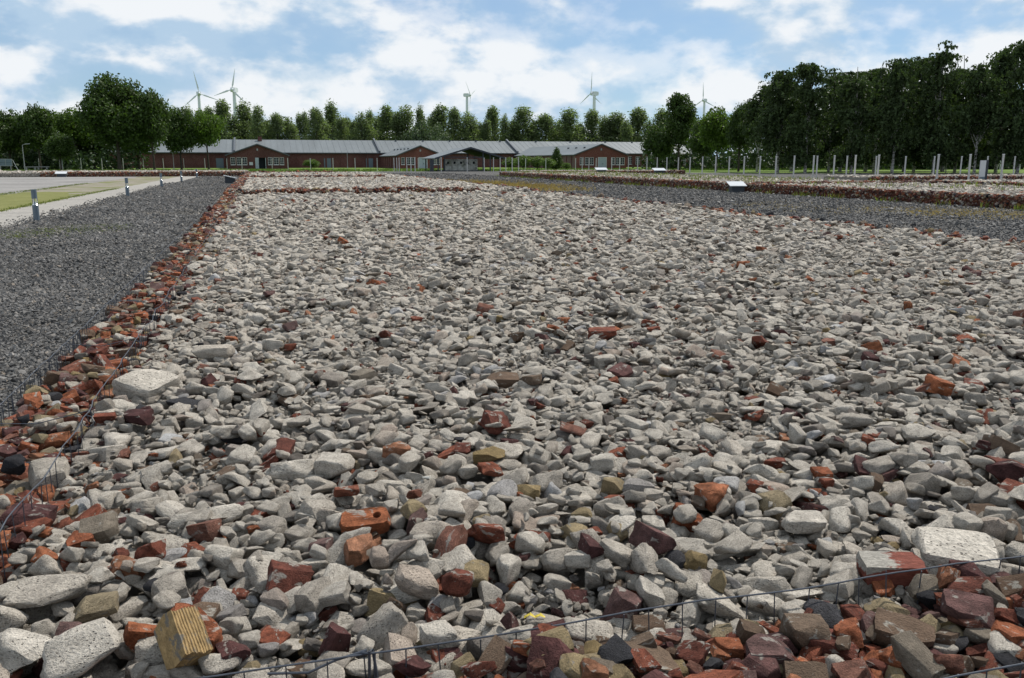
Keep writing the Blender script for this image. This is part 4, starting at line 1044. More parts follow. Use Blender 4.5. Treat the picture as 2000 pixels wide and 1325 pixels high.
# ------------------------------------------------------------------ open shelter over a stained white wall
YS = 146.0
sh = empty('shelter'); tag(sh, 'open gabled shelter with a dark underside and black posts on the gravel yard', 'shelter')
sx0, sx1 = PY(850, 320, YS).x, PY(988, 320, YS).x
sa = (sx0 + sx1) / 2; sze, sza = PY(850, 310.5, YS).z, PY(919, 289.5, YS).z
MB().prism([(sx0, sze), (sa, sza), (sx1, sze), (sx1, sze + 0.12), (sa, sza + 0.14), (sx0, sze + 0.12)], 'y', YS, YS + 13).build('roof', M['roof'], sh)
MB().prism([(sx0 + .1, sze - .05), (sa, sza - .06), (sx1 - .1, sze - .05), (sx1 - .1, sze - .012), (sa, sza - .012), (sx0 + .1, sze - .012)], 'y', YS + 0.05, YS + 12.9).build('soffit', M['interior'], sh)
MB().prism([(sx0 - .03, sze - .08), (sa, sza - .1), (sx1 + .03, sze - .08), (sx1 + .03, sze + .18), (sa, sza + .2), (sx0 - .03, sze + .18)], 'y', YS - 0.08, YS - 0.002).build('verge_board', M['dark_steel'], sh)
def roof_z(x): return sze + (sza - sze) * (1 - abs(x - sa) / (sa - sx0))
for px_ in (857, 869.5, 945, 959):
    for yy in (YS + 0.5, YS + 12):
        xq = PY(px_, 320, YS).x
        MB().box(xq - 0.09, xq + 0.09, yy - 0.09, yy + 0.09, 0, roof_z(xq) - 0.03).build('post', M['dark_steel'], sh)
MB().box(PY(857, 320, YS).x, PY(945, 320, YS).x, YS + 0.42, YS + 0.58, 0.0, 0.16).build('base_rail', M['dark_steel'], sh)
MB().box(PY(869.5, 320, YS).x + .1, PY(945, 320, YS).x - .1, YS + 0.45, YS + 0.55, 2.28, 2.42).build('tie_beam', M['dark_steel'], sh)
wy = YS + 3.0
ww = empty('ruin_wall'); tag(ww, 'stained whitewashed wall of five bays with dark openings under the open shelter', 'wall')
wx0, wx1 = PY(869, 320, wy).x, PY(932, 320, wy).x
bay = (wx1 - wx0) / 5
for i in range(5):
    a = wx0 + bay * i
    pb_ = MB(); cx_, cz_, hw, hh = a + bay / 2, 1.42, 0.20, 0.20
    pb_.box(a + 0.02, cx_ - hw, wy, wy + 0.35, 0.0, 2.05); pb_.box(cx_ + hw, a + bay - 0.02, wy, wy + 0.35, 0.0, 2.05)
    pb_.box(cx_ - hw, cx_ + hw, wy, wy + 0.349, 0.0, cz_ - hh); pb_.box(cx_ - hw, cx_ + hw, wy, wy + 0.349, cz_ + hh, 2.05)
    pb_.build('wall_bay', M['stained'], ww)
    MB().box(a - 0.045, a + 0.045, wy - 0.08, wy + 0.3, 0, 2.1).build('pier', M['stained'], ww)
MB().box(wx1 - 0.045, wx1 + 0.045, wy - 0.08, wy + 0.3, 0, 2.1).build('pier', M['stained'], ww)
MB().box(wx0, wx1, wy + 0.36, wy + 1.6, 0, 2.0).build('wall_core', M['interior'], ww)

cab = empty('column_sign'); xq = G(843.5, 335.5); cab.location = xq
tag(cab, 'dark narrow column sign at the near corner of the open shelter', 'sign')
MB().box(-0.30, 0.30, -0.12, 0.12, 0.0, 1.95).build('body', M['dark_steel'], cab); MB().box(-0.34, 0.34, -0.15, 0.15, 0.0, 0.08).build('foot', M['dark_steel'], cab)

# ------------------------------------------------------------------ white fence posts
ORD = ['first', 'second', 'third', 'fourth', 'fifth', 'sixth', 'seventh', 'eighth', 'ninth', 'tenth', 'eleventh', 'twelfth', 'thirteenth', 'fourteenth', 'fifteenth', 'sixteenth', 'seventeenth', 'eighteenth', 'nineteenth', 'twentieth']
def ordn(i):
    if i < 20: return ORD[i]
    tens = ['twenty', 'thirty', 'forty', 'fifty', 'sixty', 'seventy', 'eighty']; t_, u_ = divmod(i + 1, 10)
    return (['twentieth', 'thirtieth', 'fortieth', 'fiftieth', 'sixtieth', 'seventieth', 'eightieth'][t_ - 2]) if u_ == 0 else tens[t_ - 2] + '-' + ORD[u_ - 1]
POSTS = [(77.5, 332.4), (118, 332.4), (159.5, 332.3), (200, 332.2), (241.5, 332.1), (281, 332), (320, 332), (360, 332), (401, 331.8), (444, 331.6), (473, 331.5), (532, 331), (563, 333.5), (607, 333.5), (651, 333.8), (694, 334.2), (737, 334.6),
 (770, 335.5), (775.5, 336), (780, 337), (795, 338.5), (803, 339.7), (811, 340), (817, 334.5), (862, 338.8), (912.5, 338), (946, 336.5), (964, 337), (977, 336), (988, 337.5), (1000.5, 338), (1013, 338.5), (1026.5, 333), (1066, 333), (1124, 333.5), (1137, 334), (1150, 334.5), (1164, 334), (1194.5, 335), (1210, 335.5), (1227, 335.8), (1245, 336.4), (1263, 337.2), (1283, 337.8),
 (1302, 338.3), (1324, 339), (1347, 340), (1371, 343), (1397, 344), (1423, 345), (1452, 346), (1483, 347), (1514, 348), (1549, 349.5), (1587, 351), (1594, 349), (1627, 352), (1652, 349), (1668, 354), (1709, 347), (1713, 356), (1739.5, 338), (1766, 346.5), (1822, 346.3), (1828, 359.5), (1847, 338), (1874.5, 346), (1890.5, 360), (1926, 345.8), (1953.5, 360.5), (1978.6, 345.5)]
shaft_me = MB().prism([(-0.055, -0.05), (0.055, -0.05), (0.055, 0.05), (-0.055, 0.05)], 'z', -0.05, 2.17).mesh('shaft', M['post'])
cap_me = MB().prism([(-0.068, -0.063), (0.068, -0.063), (0.068, 0.063), (-0.068, 0.063)], 'z', 2.17, 2.215).mesh('cap', M['white_metal'])
def where(x):
    for lim, txt in ((250, 'before the dark trees on the left'), (440, 'before the shaded hall wall on the left'), (566, 'before the first gable wing'), (745, 'before the bare hall wall'), (830, 'before the second gable wing'), (965, 'by the open shelter'), (1110, 'before the shrubs and conical tree'), (1235, 'before the third gable wing'), (1360, 'before the tall dark tree'), (1600, 'before the first weeping birches')):
        if x < lim: return txt
    return 'before the right-hand birches'
for i, (px_, py_) in enumerate(POSTS):
    r_ = empty('fence_post', G(px_, py_), random.uniform(-0.15, 0.15))
    r_.rotation_euler = (random.gauss(0, 0.006), random.gauss(0, 0.006), r_.rotation_euler[2])
    tag(r_, 'slim white post ' + where(px_) + ', ' + ordn(i) + ' post from the left', 'post', 'white fence posts')
    link_mesh('shaft', shaft_me, r_); link_mesh('cap', cap_me, r_)

# ------------------------------------------------------------------ bollard lamps along the path
bd = [MB().prism([(0.085 * math.cos(k * math.pi / 8), 0.085 * math.sin(k * math.pi / 8)) for k in range(16)], 'z', 0, 0.46).mesh('shaft', M['steel'], True),
      MB().tube([(0, 0, 0.462), (0, 0, 0.475), (0, 0, 0.55)], [0.082, 0.07, 0.02], 16).mesh('reflector', M['reflector'], True),
      MB().prism([(0.076 * math.cos(k * math.pi / 8), 0.076 * math.sin(k * math.pi / 8)) for k in range(16)], 'z', 0.64, 0.90).mesh('lamp_head', M['steel'], True),
      MB().prism([(0.105 * math.cos(k * math.pi / 8), 0.105 * math.sin(k * math.pi / 8)) for k in range(16)], 'z', -0.02, 0.025).mesh('base_plate', M['dark_steel'], True)]
rod_me = MB().box(-0.008, 0.008, -0.008, 0.008, 0.46, 0.645).mesh('stay', M['steel'])
t = NT('clear_lamp_tube', 0.05, 0.5); t.color((0.9, 0.93, 0.92)); t.b.inputs['Transmission Weight'].default_value = 0.9; t.b.inputs['IOR'].default_value = 1.1
tube_me = MB().tube([(0, 0, 0.463), (0, 0, 0.638)], 0.066, 16, False).mesh('lamp_tube', t.m, True)
for i, (px_, py_) in enumerate([(60, 432), (241, 384), (316, 366), (357, 355.5), (383, 347.5)]):
    P = G(px_, py_); r_ = empty('bollard_lamp', (PATH_X1 + 0.12, P.y, 0))
    tag(r_, 'blue grey bollard lamp on the path edge, ' + ['closest to the camera', 'second along the path', 'third along the path', 'fourth along the path', 'last one along the path'][i], 'bollard', 'bollard lamps along the path')
    for me in bd: link_mesh(me.name, me, r_)
    link_mesh('lamp_tube', tube_me, r_)
    for sx_, sy_ in ((0.06, 0.04), (-0.06, 0.04), (0, -0.07)): link_mesh('stay', rod_me, r_, loc=(sx_, sy_, 0))

# ------------------------------------------------------------------ lectern signs
def lectern(label, P, rz, w=0.95, d=0.75, hi=0.56, lo=0.34):
    r_ = empty('lectern_sign', P, rz); tag(r_, label, 'sign', 'lectern signs')
    MB().prism([(-d * 0.5, lo), (d * 0.5, hi), (d * 0.5, hi + 0.035), (-d * 0.5, lo + 0.035)], 'x', -w / 2, w / 2).build('tilted_panel', M['panel_white'], r_)
    MB().prism([(-d * 0.36, 0.02), (d * 0.40, 0.02), (d * 0.40, hi - 0.045), (-d * 0.36, lo - 0.01)], 'x', -w * 0.36, w * 0.40).build('pedestal', M['dark_steel'], r_)
    MB().box(-w * 0.46, w * 0.46, -d * 0.48, d * 0.45, 0.0, 0.02).build('foot_plate', M['galv'], r_)
lectern('largest white lectern sign in front of the brick cage across the middle lane', (25.35, 43.6, 0), R(-12))
lectern('white lectern sign in weeds before the third gable wing', (G(1174, 337.6, 0.45).x, G(1174, 337.6, 0.45).y, 0.40), R(-8), 1.3, 0.9)
lectern('white lectern sign on the far bed below the tall dark tree', (G(1287, 339.2, 0.45).x, G(1287, 339.2, 0.45).y, 0.40), R(-8), 1.3, 0.9)
lectern('white lectern sign at the brick cage beyond the asphalt yard', (-20.7, 106.0, 0), 0.05, 1.15, 0.8)
lectern('dark lectern sign seen edge-on beside the second crossing brick cage', (-2.15, 70.8, 0), R(90), 1.0, 0.95, 0.62, 0.40)
stl = empty('info_stele', G(1917, 360.3), R(-18)); tag(stl, 'tall pale information stele with a dark edge among the posts on the right', 'sign')
MB().box(-0.26, 0.14, -0.09, 0.03, 0.12, 1.75).build('face', M['panel_white'], stl); MB().box(0.145, 0.31, -0.10, 0.09, 0, 1.78).build('edge_fin', M['dark_steel'], stl); MB().box(-0.3, 0.14, -0.08, 0.09, 0.0, 0.115).build('base', M['dark_steel'], stl)
MB().box(-0.26, 0.14, -0.094, -0.0905, 0.14, 0.55).build('print_band', M['steel'], stl)

# ------------------------------------------------------------------ masts, street lamps, benches, frame, goal
def street_lamp(label, px_, base, top, arm):
    P = G(px_, base); d = proj(P)[2]; H = (base - top) * d / FOC
    r_ = empty('street_lamp', P); tag(r_, label, 'lamp', 'street lamps')
    MB().tube([(0, 0, 0), (0, 0, H * 0.5), (0, 0, H)], [0.085, 0.07, 0.05], 8).build('mast', M['galv'], r_, True)
    MB().tube([(0, 0, H - 0.03), (arm * 0.5, 0, H + 0.14), (arm, 0, H + 0.2)], 0.04, 6).build('arm', M['galv'], r_, True)
    MB().prism([(arm - 0.1, H + 0.12), (arm + 0.6, H + 0.20), (arm + 0.6, H + 0.30), (arm - 0.1, H + 0.26)], 'y', -0.13, 0.13).build('lamp_head', M['galv'], r_)
street_lamp('street lamp with a bent arm before the leftmost dark trees', 49, 334, 285, 0.6)
street_lamp('street lamp half hidden in foliage, second from the left edge', 123, 333.5, 288, 0.7)
def mast(label, px_, base, top):
    P = G(px_, base); d = proj(P)[2]; H = (base - top) * d / FOC
    r_ = empty('mast', P); tag(r_, label, 'mast', 'thin masts')
    MB().tube([(0, 0, 0), (0, 0, H)], [0.07, 0.045], 8).build('shaft', M['galv'], r_, True); MB().tube([(0, 0, 0), (0, 0, 0.3)], 0.12, 8).build('foot', M['galv'], r_, True); MB().tube([(0, 0, H), (0, 0, H + 0.06)], 0.06, 8).build('cap', M['galv'], r_, True)
mast('thin grey mast in front of the dark trees left of the first gable wing', 340, 332, 289)
mast('thin grey mast in front of the bare hall wall', 679, 329, 299)
mast('thin grey mast among the shrubs beside the conical tree', 1044, 330, 306)
for i, (px_, py_) in enumerate(((61, 334.2), (84, 333.8))):
    r_ = empty('park_bench', G(px_, py_), 0.05); tag(r_, ['concrete bench under the dark trees, nearer the street lamp', 'concrete bench under the dark trees, beside the first white post'][i], 'bench', 'benches under the trees')
    MB().box(-1.1, 1.1, -0.28, 0.28, 0.62, 0.76).build('seat', M['bench'], r_); MB().box(-0.8, -0.55, -0.22, 0.22, 0, 0.62).build('leg', M['bench'], r_); MB().box(0.55, 0.8, -0.22, 0.22, 0, 0.62).build('leg', M['bench'], r_)
P = G(2, 336); fr = empty('panel_frame', P, 0.0); tag(fr, 'blue grey panelled frame on struts at the left picture edge', 'frame')
for i in range(4):
    for j in range(2): MB().box(-1.9 + i * 0.92, -1.0 + i * 0.92, -0.03, 0.03, 1.0 + j * 0.5, 1.47 + j * 0.5).build('panel', M['steel'], fr)
w_ = MB(); w_.box(-1.96, 1.84, -0.06, -0.035, 0.92, 0.99); w_.box(-1.96, 1.84, -0.06, -0.035, 1.98, 2.05)
for i in range(5): w_.box(-1.97 + i * 0.92, -1.91 + i * 0.92, -0.06, -0.035, 0.99, 1.98)
w_.build('frame', M['galv'], fr)
for xx_ in (-1.8, 0.0, 1.5): MB().tube([(xx_, 0, 0), (xx_, 0, 0.95)], 0.05, 6).build('leg', M['galv'], fr)
MB().tube([(1.85, 0, 1.9), (2.6, 0, 0.0)], 0.05, 6).build('strut', M['galv'], fr); MB().tube([(2.0, 0, 0.9), (2.3, 0, 0.8)], 0.04, 6).build('strut', M['galv'], fr)
P = G(1972, 333); gl_ = empty('football_goal', P, R(-20)); tag(gl_, 'white football goal on the lawn under the birches at the right edge', 'goal')
for sx_ in (-1.8, 1.8): MB().tube([(sx_, 0, 0), (sx_, 0, 2.1)], 0.06, 8).build('goalpost', M['white_metal'], gl_)
MB().tube([(-1.86, 0, 2.1), (1.86, 0, 2.1)], 0.06, 8).build('crossbar', M['white_metal'], gl_)
for sx_ in (-1.8, 1.8): MB().tube([(sx_, 0, 2.1), (sx_, 1.2, 0)], 0.035, 6).build('stay', M['white_metal'], gl_)

# ------------------------------------------------------------------ wind turbines
blade_me = None
def turbine(label, px_, hub_y, rot, face, scale=1.0, dist=1000, blade=26.0, group='wind turbines'):
    d = _ray(px_, hub_y); d = d / (d @ _fw); P = _C + d * dist
    hubz = P[2]
    r_ = empty('wind_turbine', (P[0], P[1], 0), face); tag(r_, label, 'wind turbine', group)
    s = scale
    MB().tube([(0, 0, 0), (0, 0, hubz * 0.5), (0, 0, hubz - 1.5 * s)], [2.6 * s, 2.1 * s, 1.5 * s], 14).build('tower', M['turbine'], r_, True)
    MB().prism([(-3.6 * s, hubz - 2.0 * s), (3.8 * s, hubz - 2.0 * s), (4.4 * s, hubz + 0.4 * s), (3.6 * s, hubz + 2.0 * s), (-3.0 * s, hubz + 2.0 * s)], 'x', -2.1 * s, 2.1 * s).build('nacelle', M['turbine'], r_)
    MB().tube([(0, -3.6 * s, hubz), (0, -4.8 * s, hubz), (0, -5.8 * s, hubz)], [1.7 * s, 1.5 * s, 0.4 * s], 12).build('hub', M['turbine'], r_, True)
    for k in range(3):
        a = rot + k * 2 * math.pi / 3; L = blade
        V = []; dirv = Vector((math.sin(a), 0, math.cos(a))); side = Vector((math.cos(a), 0, -math.sin(a)))
        for q, wd, th in ((0.0, 0.6, 0.5), (0.12, 0.6, 0.45), (0.22, 1.1, 0.3), (0.6, 0.65, 0.18), (1.0, 0.12, 0.07)):
            c_ = Vector((0, -4.6 * s, hubz)) + dirv * (1.0 * s + L * q)
            for u_, w2 in ((-0.6, 0), (0, -1), (1.0, 0), (0, 1)): V.append(c_ + side * u_ * wd * s + Vector((0, 1, 0)) * w2 * th * s)
        F = [(i * 4 + j, i * 4 + (j + 1) % 4, (i + 1) * 4 + (j + 1) % 4, (i + 1) * 4 + j) for i in range(4) for j in range(4)] + [(3, 2, 1, 0), (16, 17, 18, 19)]
        MB().poly(V, F).build('blade', M['turbine'], r_, True)
turbine('white wind turbine right of the biggest dark tree, one blade up to the left', 388, 183, R(-11), R(10), 1.0, 1000, 24)
turbine('white wind turbine with a thicker tower, second from the left', 457, 176, R(13), R(-25), 1.15, 950, 21)
turbine('white wind turbine above the poplars at the picture middle', 912, 186, R(-50), R(58), 0.95, 1050, 22)
turbine('white wind turbine seen almost side-on behind the poplars', 1161, 183, R(3), R(-74), 1.05, 980, 22)
turbine('smallest wind turbine, right of the tall dark tree', 1376, 196, R(-2), R(-55), 0.9, 1150, 22)

# ------------------------------------------------------------------ trees
def quads(C, N, size, r, aspect=0.62):
    n = len(C)
    t_ = r.normal(size=(n, 3)); t_ -= N * (t_ * N).sum(1, keepdims=True); t_ /= np.linalg.norm(t_, axis=1, keepdims=True) + 1e-9
    b_ = np.cross(N, t_)
    s1 = size[:, None]; s2 = s1 * aspect
    bend = N * s1 * 0.18
    V = np.stack([C - t_ * s1 - bend, C + b_ * s2, C + t_ * s1 - bend, C - b_ * s2], 1).reshape(-1, 3)
    return V, np.arange(4 * n).reshape(n, 4)
def unit(v): return v / (np.linalg.norm(v, axis=-1, keepdims=True) + 1e-9)
def crown_lobes(lobes, nleaf, leaf, r, mat, jitter=0.8, flat=1.0, name='crown', feather=0.12):
    """lobes: (n,4) centre and radius; leaves cling to the outer shell of every lobe"""
    w = lobes[:, 3] ** 2; k = r.choice(len(lobes), nleaf, p=w / w.sum())
    d = unit(r.normal(size=(nleaf, 3))); rad = lobes[k, 3] * (0.45 + 0.62 * r.random(nleaf) ** 0.45)
    rad *= 1 + 0.18 * np.sin(d[:, 0] * 7 + k) * np.cos(d[:, 1] * 6 + k * 2)
    C = lobes[k, :3] + d * rad[:, None] * np.array([1, 1, flat]) + r.normal(0, feather, (nleaf, 3))
    N = unit(d + r.normal(size=(nleaf, 3)) * jitter)
    V, F = quads(C, N, leaf * r.uniform(0.6, 1.4, nleaf), r)
    return mesh_np(name, V, F, mat)
def trunk_mesh(H, rad, limbs, r, mat, lean=0.02):
    m = MB(); n = 7
    path = [(lean * H * math.sin(i * 0.9 + rad * 9) * i / n, lean * H * math.cos(i * 1.3) * i / n, H * i / n) for i in range(n + 1)]
    m.tube(path, [rad * (1.25 if i == 0 else 1) * (1 - 0.8 * i / n) for i in range(n + 1)], 8)
    for (x, y, z) in limbs:
        z0 = max(0.18 * H, z - 0.5 * math.hypot(x, y) - 0.15 * H)
        f = z0 / H; p0 = Vector((path[min(int(f * n), n)][0], path[min(int(f * n), n)][1], z0)); p1 = Vector((x, y, z))
        mid_ = p0.lerp(p1, 0.5) + Vector((0, 0, 0.06 * H)) * r.uniform(-0.5, 1)
        m.tube([p0, mid_, p1], [rad * 0.42 * (1 - 0.5 * f), rad * 0.25, rad * 0.08], 6)
    return m.mesh('trunk', mat, True)
def broadleaf(seed, H, Rw, base, nl, nleaf, leaf, mat, bark, top=0.8, lobe=(0.26, 0.42)):
    r = np.random.default_rng(seed); L = []
    cz = base + (H - base) * 0.5; rz = (H - base) * 0.5
    for i in range(nl):
        d = unit(r.normal(size=3)); q = 0.78 * r.random() ** 0.4
        lr = Rw * r.uniform(*lobe)
        zz = d[2] * q * (rz - lr * 0.6)
        wz = 1 - 0.35 * max(0, d[2]) * (1 - top) * 2
        L.append((d[0] * q * (Rw - lr * 0.4) * wz, d[1] * q * (Rw - lr * 0.4) * wz, cz + zz, lr))
    L = np.array(L)
    sc = (H - (L[:, 2] + L[:, 3]).max()); L[:, 2] += sc
    return crown_lobes(L, nleaf, leaf, r, mat), trunk_mesh(H * 0.82, 0.028 * H * 0.7, [tuple(l[:3]) for l in L[:: max(1, nl // 9)]], r, bark)
def poplar(seed, H, Rw, nleaf, leaf, mat, bark):
    r = np.random.default_rng(seed); L = []
    for i in range(46):
        f = r.random() ** 0.85; z = H * (0.10 + 0.86 * f)
        prof = Rw * min(1, 0.55 + 1.1 * f) * (1 - max(0, f - 0.45) / 0.62) ** 0.8
        a = r.uniform(0, 6.28); q = r.random() ** 0.6 * max(prof - 0.4, 0.1)
        L.append((math.cos(a) * q, math.sin(a) * q, z, r.uniform(0.7, 1.25) * Rw / 3.0))
    L.append((0, 0, H - 0.5, 0.5)); L = np.array(L)
    return crown_lobes(L, nleaf, leaf, r, mat, 0.9, 1.5, 'crown', 0.30), trunk_mesh(H * 0.93, 0.22, [tuple(l[:3]) for l in L[::3]], r, bark)
def birch(seed, H, Rw, nanch, mat, bark, leaf=0.2):
    r = np.random.default_rng(seed); C = []; limbs = []
    for i in range(nanch):
        if i % 6 == 0:      # a new bough; the next few sprays hang from it
            f = r.random() ** 0.9; zb = H * (0.13 + 0.825 * f); ab = r.uniform(0, 6.28)
            prof = Rw * (0.8 + 0.45 * f) * (1 - max(0, f - 0.25) / 0.80) ** 1.05
            qb = prof * r.uniform(0.35, 1.0)
        a = ab; t0 = r.random() ** 0.5
        x, y = math.cos(a) * qb * t0 + r.normal(0, 0.45), math.sin(a) * qb * t0 + r.normal(0, 0.45); z = zb - 0.8 * (1 - t0) + r.normal(0, 0.45)
        if i % 7 == 0: limbs.append((x * 0.9, y * 0.9, z - 0.3))
        for s_ in range(6):
            n_ = r.integers(10, 20); ln = r.uniform(0.5, 2.3) * (0.6 + 0.5 * (1 - f)); sx_, sy_ = r.normal(0, 0.8, 2)
            t_ = np.linspace(0, 1, n_)
            arc = np.sin(np.minimum(t_ * 2.2, 1.57))
            px_ = x + (math.cos(a) * 0.5 + sx_) * arc + r.normal(0, 0.07, n_); py_ = y + (math.sin(a) * 0.5 + sy_) * arc + r.normal(0, 0.07, n_)
            pz_ = z + 0.35 * np.sin(t_ * 2.2) - ln * t_ ** 1.4 + r.normal(0, 0.06, n_)
            C.append(np.stack([px_, py_, np.maximum(pz_, 1.0 + 1.3 * r.random())], 1))
    C = np.concatenate(C); n = len(C)
    N = unit(r.normal(size=(n, 3)) * np.array([1, 1, 0.5]))
    V, F = quads(C, N, leaf * r.uniform(0.6, 1.5, n), r, 0.6)
    V = V.reshape(-1, 4, 3); 
    return mesh_np('crown', V.reshape(-1, 3), F, mat), trunk_mesh(H * 0.95, 0.20, limbs, r, bark, 0.012)
def plant_tree(name, label, cat, group, meshes, loc, rz=0.0, scl=(1, 1, 1)):
    r_ = empty(name, loc, rz); r_.scale = scl; tag(r_, label, cat, group)
    link_mesh('trunk', meshes[1], r_); link_mesh('crown', meshes[0], r_); return r_
def top_height(px_, top_y, base):
    d = proj(base)[2]
    return CAM_H + (315 - top_y) * d / FOC
# left group
LT = [broadleaf(21, 12, 5.2, 0.9, 36, 9500, 0.24, M['leaf_dark'], M['bark']), broadleaf(22, 12, 4.6, 0.8, 32, 9000, 0.24, M['leaf_dark'], M['bark'], 0.6),
      broadleaf(23, 12, 4.8, 2.0, 30, 7500, 0.24, M['leaf_bright'], M['bark'])]
BIG = broadleaf(25, 16, 6.6, 1.2, 52, 17000, 0.25, M['leaf_dark'], M['bark'], 0.75, (0.2, 0.34))
def lt(k, px_, base, top, wpx, label, meshes=None, h0=12, w0=10.0):
    P = G(px_, base); d = proj(P)[2]; H = top_height(px_, top, P); Wd = wpx * d / FOC
    plant_tree('broadleaf_tree', label, 'tree', 'broadleaf trees', meshes or LT[k], (P.x, P.y, 0), random.uniform(0, 6.28), (Wd / w0, Wd / w0, H / h0))
lt(0, -45, 333.5, 214, 105, 'dark tree mostly cut off by the left picture edge')
lt(0, 22, 332.5, 217, 88, 'round-topped dark tree behind the panelled frame')
lt(1, 80, 332.6, 206, 92, 'dark rounded tree beside the leftmost street lamp')
lt(2, 152, 331.5, 213, 105, 'lighter green tree left of the biggest dark tree')
lt(1, 120, 333.6, 262, 78, 'low dark tree in front of the lighter green one')
lt(0, 235, 333.4, 150, 158, 'biggest dark tree, tallest of the left group', BIG, 16, 13.2)
lt(1, 302, 333.2, 178, 92, 'dark tree leaning on the right side of the biggest tree')
lt(0, 355, 332.2, 213, 82, 'dark green tree left of the brightest one by the first gable wing')
lt(2, 408, 332.0, 216, 82, 'bright green tree overhanging the hall roof left of the first gable wing')
lt(0, 185, 331.0, 222, 110, 'dark tree filling the gap behind the biggest tree')
lt(1, 50, 330.8, 228, 110, 'dark tree filling the gap behind the leftmost street lamp')
lt(0, 272, 331.0, 225, 110, 'dark tree standing behind the right edge of the biggest tree')
# poplars behind the hall
PT = [poplar(40 + i, 17, 3.0 + 0.25 * (i % 3), 6200, 0.21, M['leaf_poplar'], M['bark']) for i in range(5)]
POP = [(325, 212, 44), (347, 207, 40), (372, 208, 38), (412, 205, 44), (440, 205, 44), (482, 203, 52), (507, 206, 36), (543, 224, 46), (565, 226, 40), (587, 229, 26), (599, 221, 26), (619, 215, 40), (650, 207, 48), (681, 230, 40), (708, 216, 32), (724, 213, 30), (756, 211, 50), (796, 208, 50), (822, 212, 34), (860, 205, 50), (888, 216, 40),
       (913, 217, 44), (938, 240, 34), (963, 213, 46), (987, 222, 28), (1020, 210, 56), (1064, 222, 46), (1090, 236, 30), (1110, 219, 46), (1155, 216, 56), (1180, 226, 36), (1204, 221, 50), (1244, 217, 56), (1290, 219, 60), (1350, 226, 54)]
YP = 268.0
POP = sorted([(a_, b_ + 3, c_ * 0.86) for a_, b_, c_ in POP] + [(a_, b_ + 9, c_ * 0.72) for a_, b_, c_ in [(335, 222, 40), (395, 216, 42), (462, 222, 46), (525, 226, 44), (572, 236, 40), (634, 226, 44), (668, 222, 40), (695, 232, 36), (740, 226, 44), (776, 220, 44), (845, 222, 44), (925, 232, 40), (950, 228, 36), (1004, 230, 36), (1042, 226, 40), (1078, 240, 36), (1132, 230, 44), (1192, 232, 40), (1222, 230, 44), (1266, 228, 44), (1315, 226, 50)]])
for i, (px_, ty, wp) in enumerate(POP):
    yy = YP + random.uniform(-4, 14)
    x_ = PY(px_, 300, yy).x; d = proj((x_, yy, 0))[2]; H = CAM_H + (315 - ty) * d / FOC; Wd = wp * d / FOC
    plant_tree('poplar_tree', 'pale green poplar behind the hall roof, ' + ordn(i) + ' poplar from the left', 'tree', 'poplars behind the hall', PT[i % 5], (x_, yy, 0), random.uniform(0, 6.28), (Wd / 4.7 * random.uniform(0.8, 1.35), Wd / 4.7 * random.uniform(0.9, 1.3), H / 17 * random.uniform(0.93, 1.03)))
# willow dome
r = np.random.default_rng(60); L = []
for i in range(60):
    d = unit(r.normal(size=3)); d[2] = abs(d[2]); q = 0.45 + 0.4 * r.random(); L.append((d[0] * q * 9.2, d[1] * q * 7, 2.6 + d[2] * q * 9.8, r.uniform(1.3, 2.3)))
wm = (crown_lobes(np.array(L), 9000, 0.26, r, M['leaf_willow'], 0.6, 0.9), trunk_mesh(8, 0.4, [l[:3] for l in L[::8]], r, M['bark']))
x_ = PY(838, 300, 262).x; d = proj((x_, 262, 0))[2]
plant_tree('willow_tree', 'broad grey green willow dome behind the hall ridge', 'tree', None, wm, (x_, 262, 0), 0.4, (1.02, 1.0, (CAM_H + (315 - 220) * d / FOC) / 13.6))
# dense low wood behind the poplars and round the edges (reads as one mass)
def thicket(name, label, segs, leaf, mat, n_per, seed):
    r = np.random.default_rng(seed); A = []
    for (x0, x1, y0, y1, h0, h1, n) in segs:
        for i in range(n):
            rr = r.uniform(1.6, 3.2); A.append((r.uniform(x0, x1), r.uniform(y0, y1), r.uniform(0.5, 1) * r.uniform(h0, h1) - rr * 0.5, rr))
    o = link_mesh(name, crown_lobes(np.array(A), n_per, leaf, r, mat, 0.8, 1.1, name)); tag(o, label, 'wood', kind='stuff')
thicket('undergrowth', 'dark undergrowth and low trees massed behind the hall', [(-95, 140, 274, 288, 3, 9.5, 360), (-95, 140, 280, 296, 7, 15.0, 420)], 0.40, M['leaf_under'], 90000, 61)
thicket('undergrowth', 'dark low wood massed behind the left tree group', [(-95, -24, 196, 214, 2, 9, 130), (-95, -30, 192, 198, 0.5, 4, 90)], 0.36, M['leaf_under'], 24000, 62)
thicket('undergrowth', 'dark wood massed behind the weeping birches', [(84, 175, 150, 185, 3, 15, 240), (125, 215, 148, 165, 3, 13, 130), (80, 170, 170, 180, 0.5, 4.5, 170), (118, 220, 152, 160, 0.5, 4.5, 150)], 0.40, M['leaf_under'], 52000, 63)
# trees right of the third wing
lt(1, 1325, 333.5, 187, 72, 'tall narrow dark tree right of the third gable wing', broadleaf(70, 15, 3.6, 1.5, 44, 10000, 0.23, M['leaf_dark'], M['bark'], 0.9, (0.24, 0.38)), 15, 7.2)
lt(0, 1285, 333.2, 246, 74, 'low dark bushy tree hiding the right end of the hall', broadleaf(71, 8, 4, 0.6, 30, 6500, 0.23, M['leaf_dark'], M['bark']), 8, 8.0)
lt(2, 1398, 334.5, 212, 92, 'broad mid green tree left of the first birches', broadleaf(72, 12, 5, 1.2, 36, 8500, 0.24, M['leaf_bright'], M['bark']), 12, 10)
lt(1, 1442, 335.5, 204, 80, 'dark tree touching the first weeping birch')
lt(0, 1372, 332.0, 236, 70, 'low dark tree between the narrow tree and the broad mid green one')
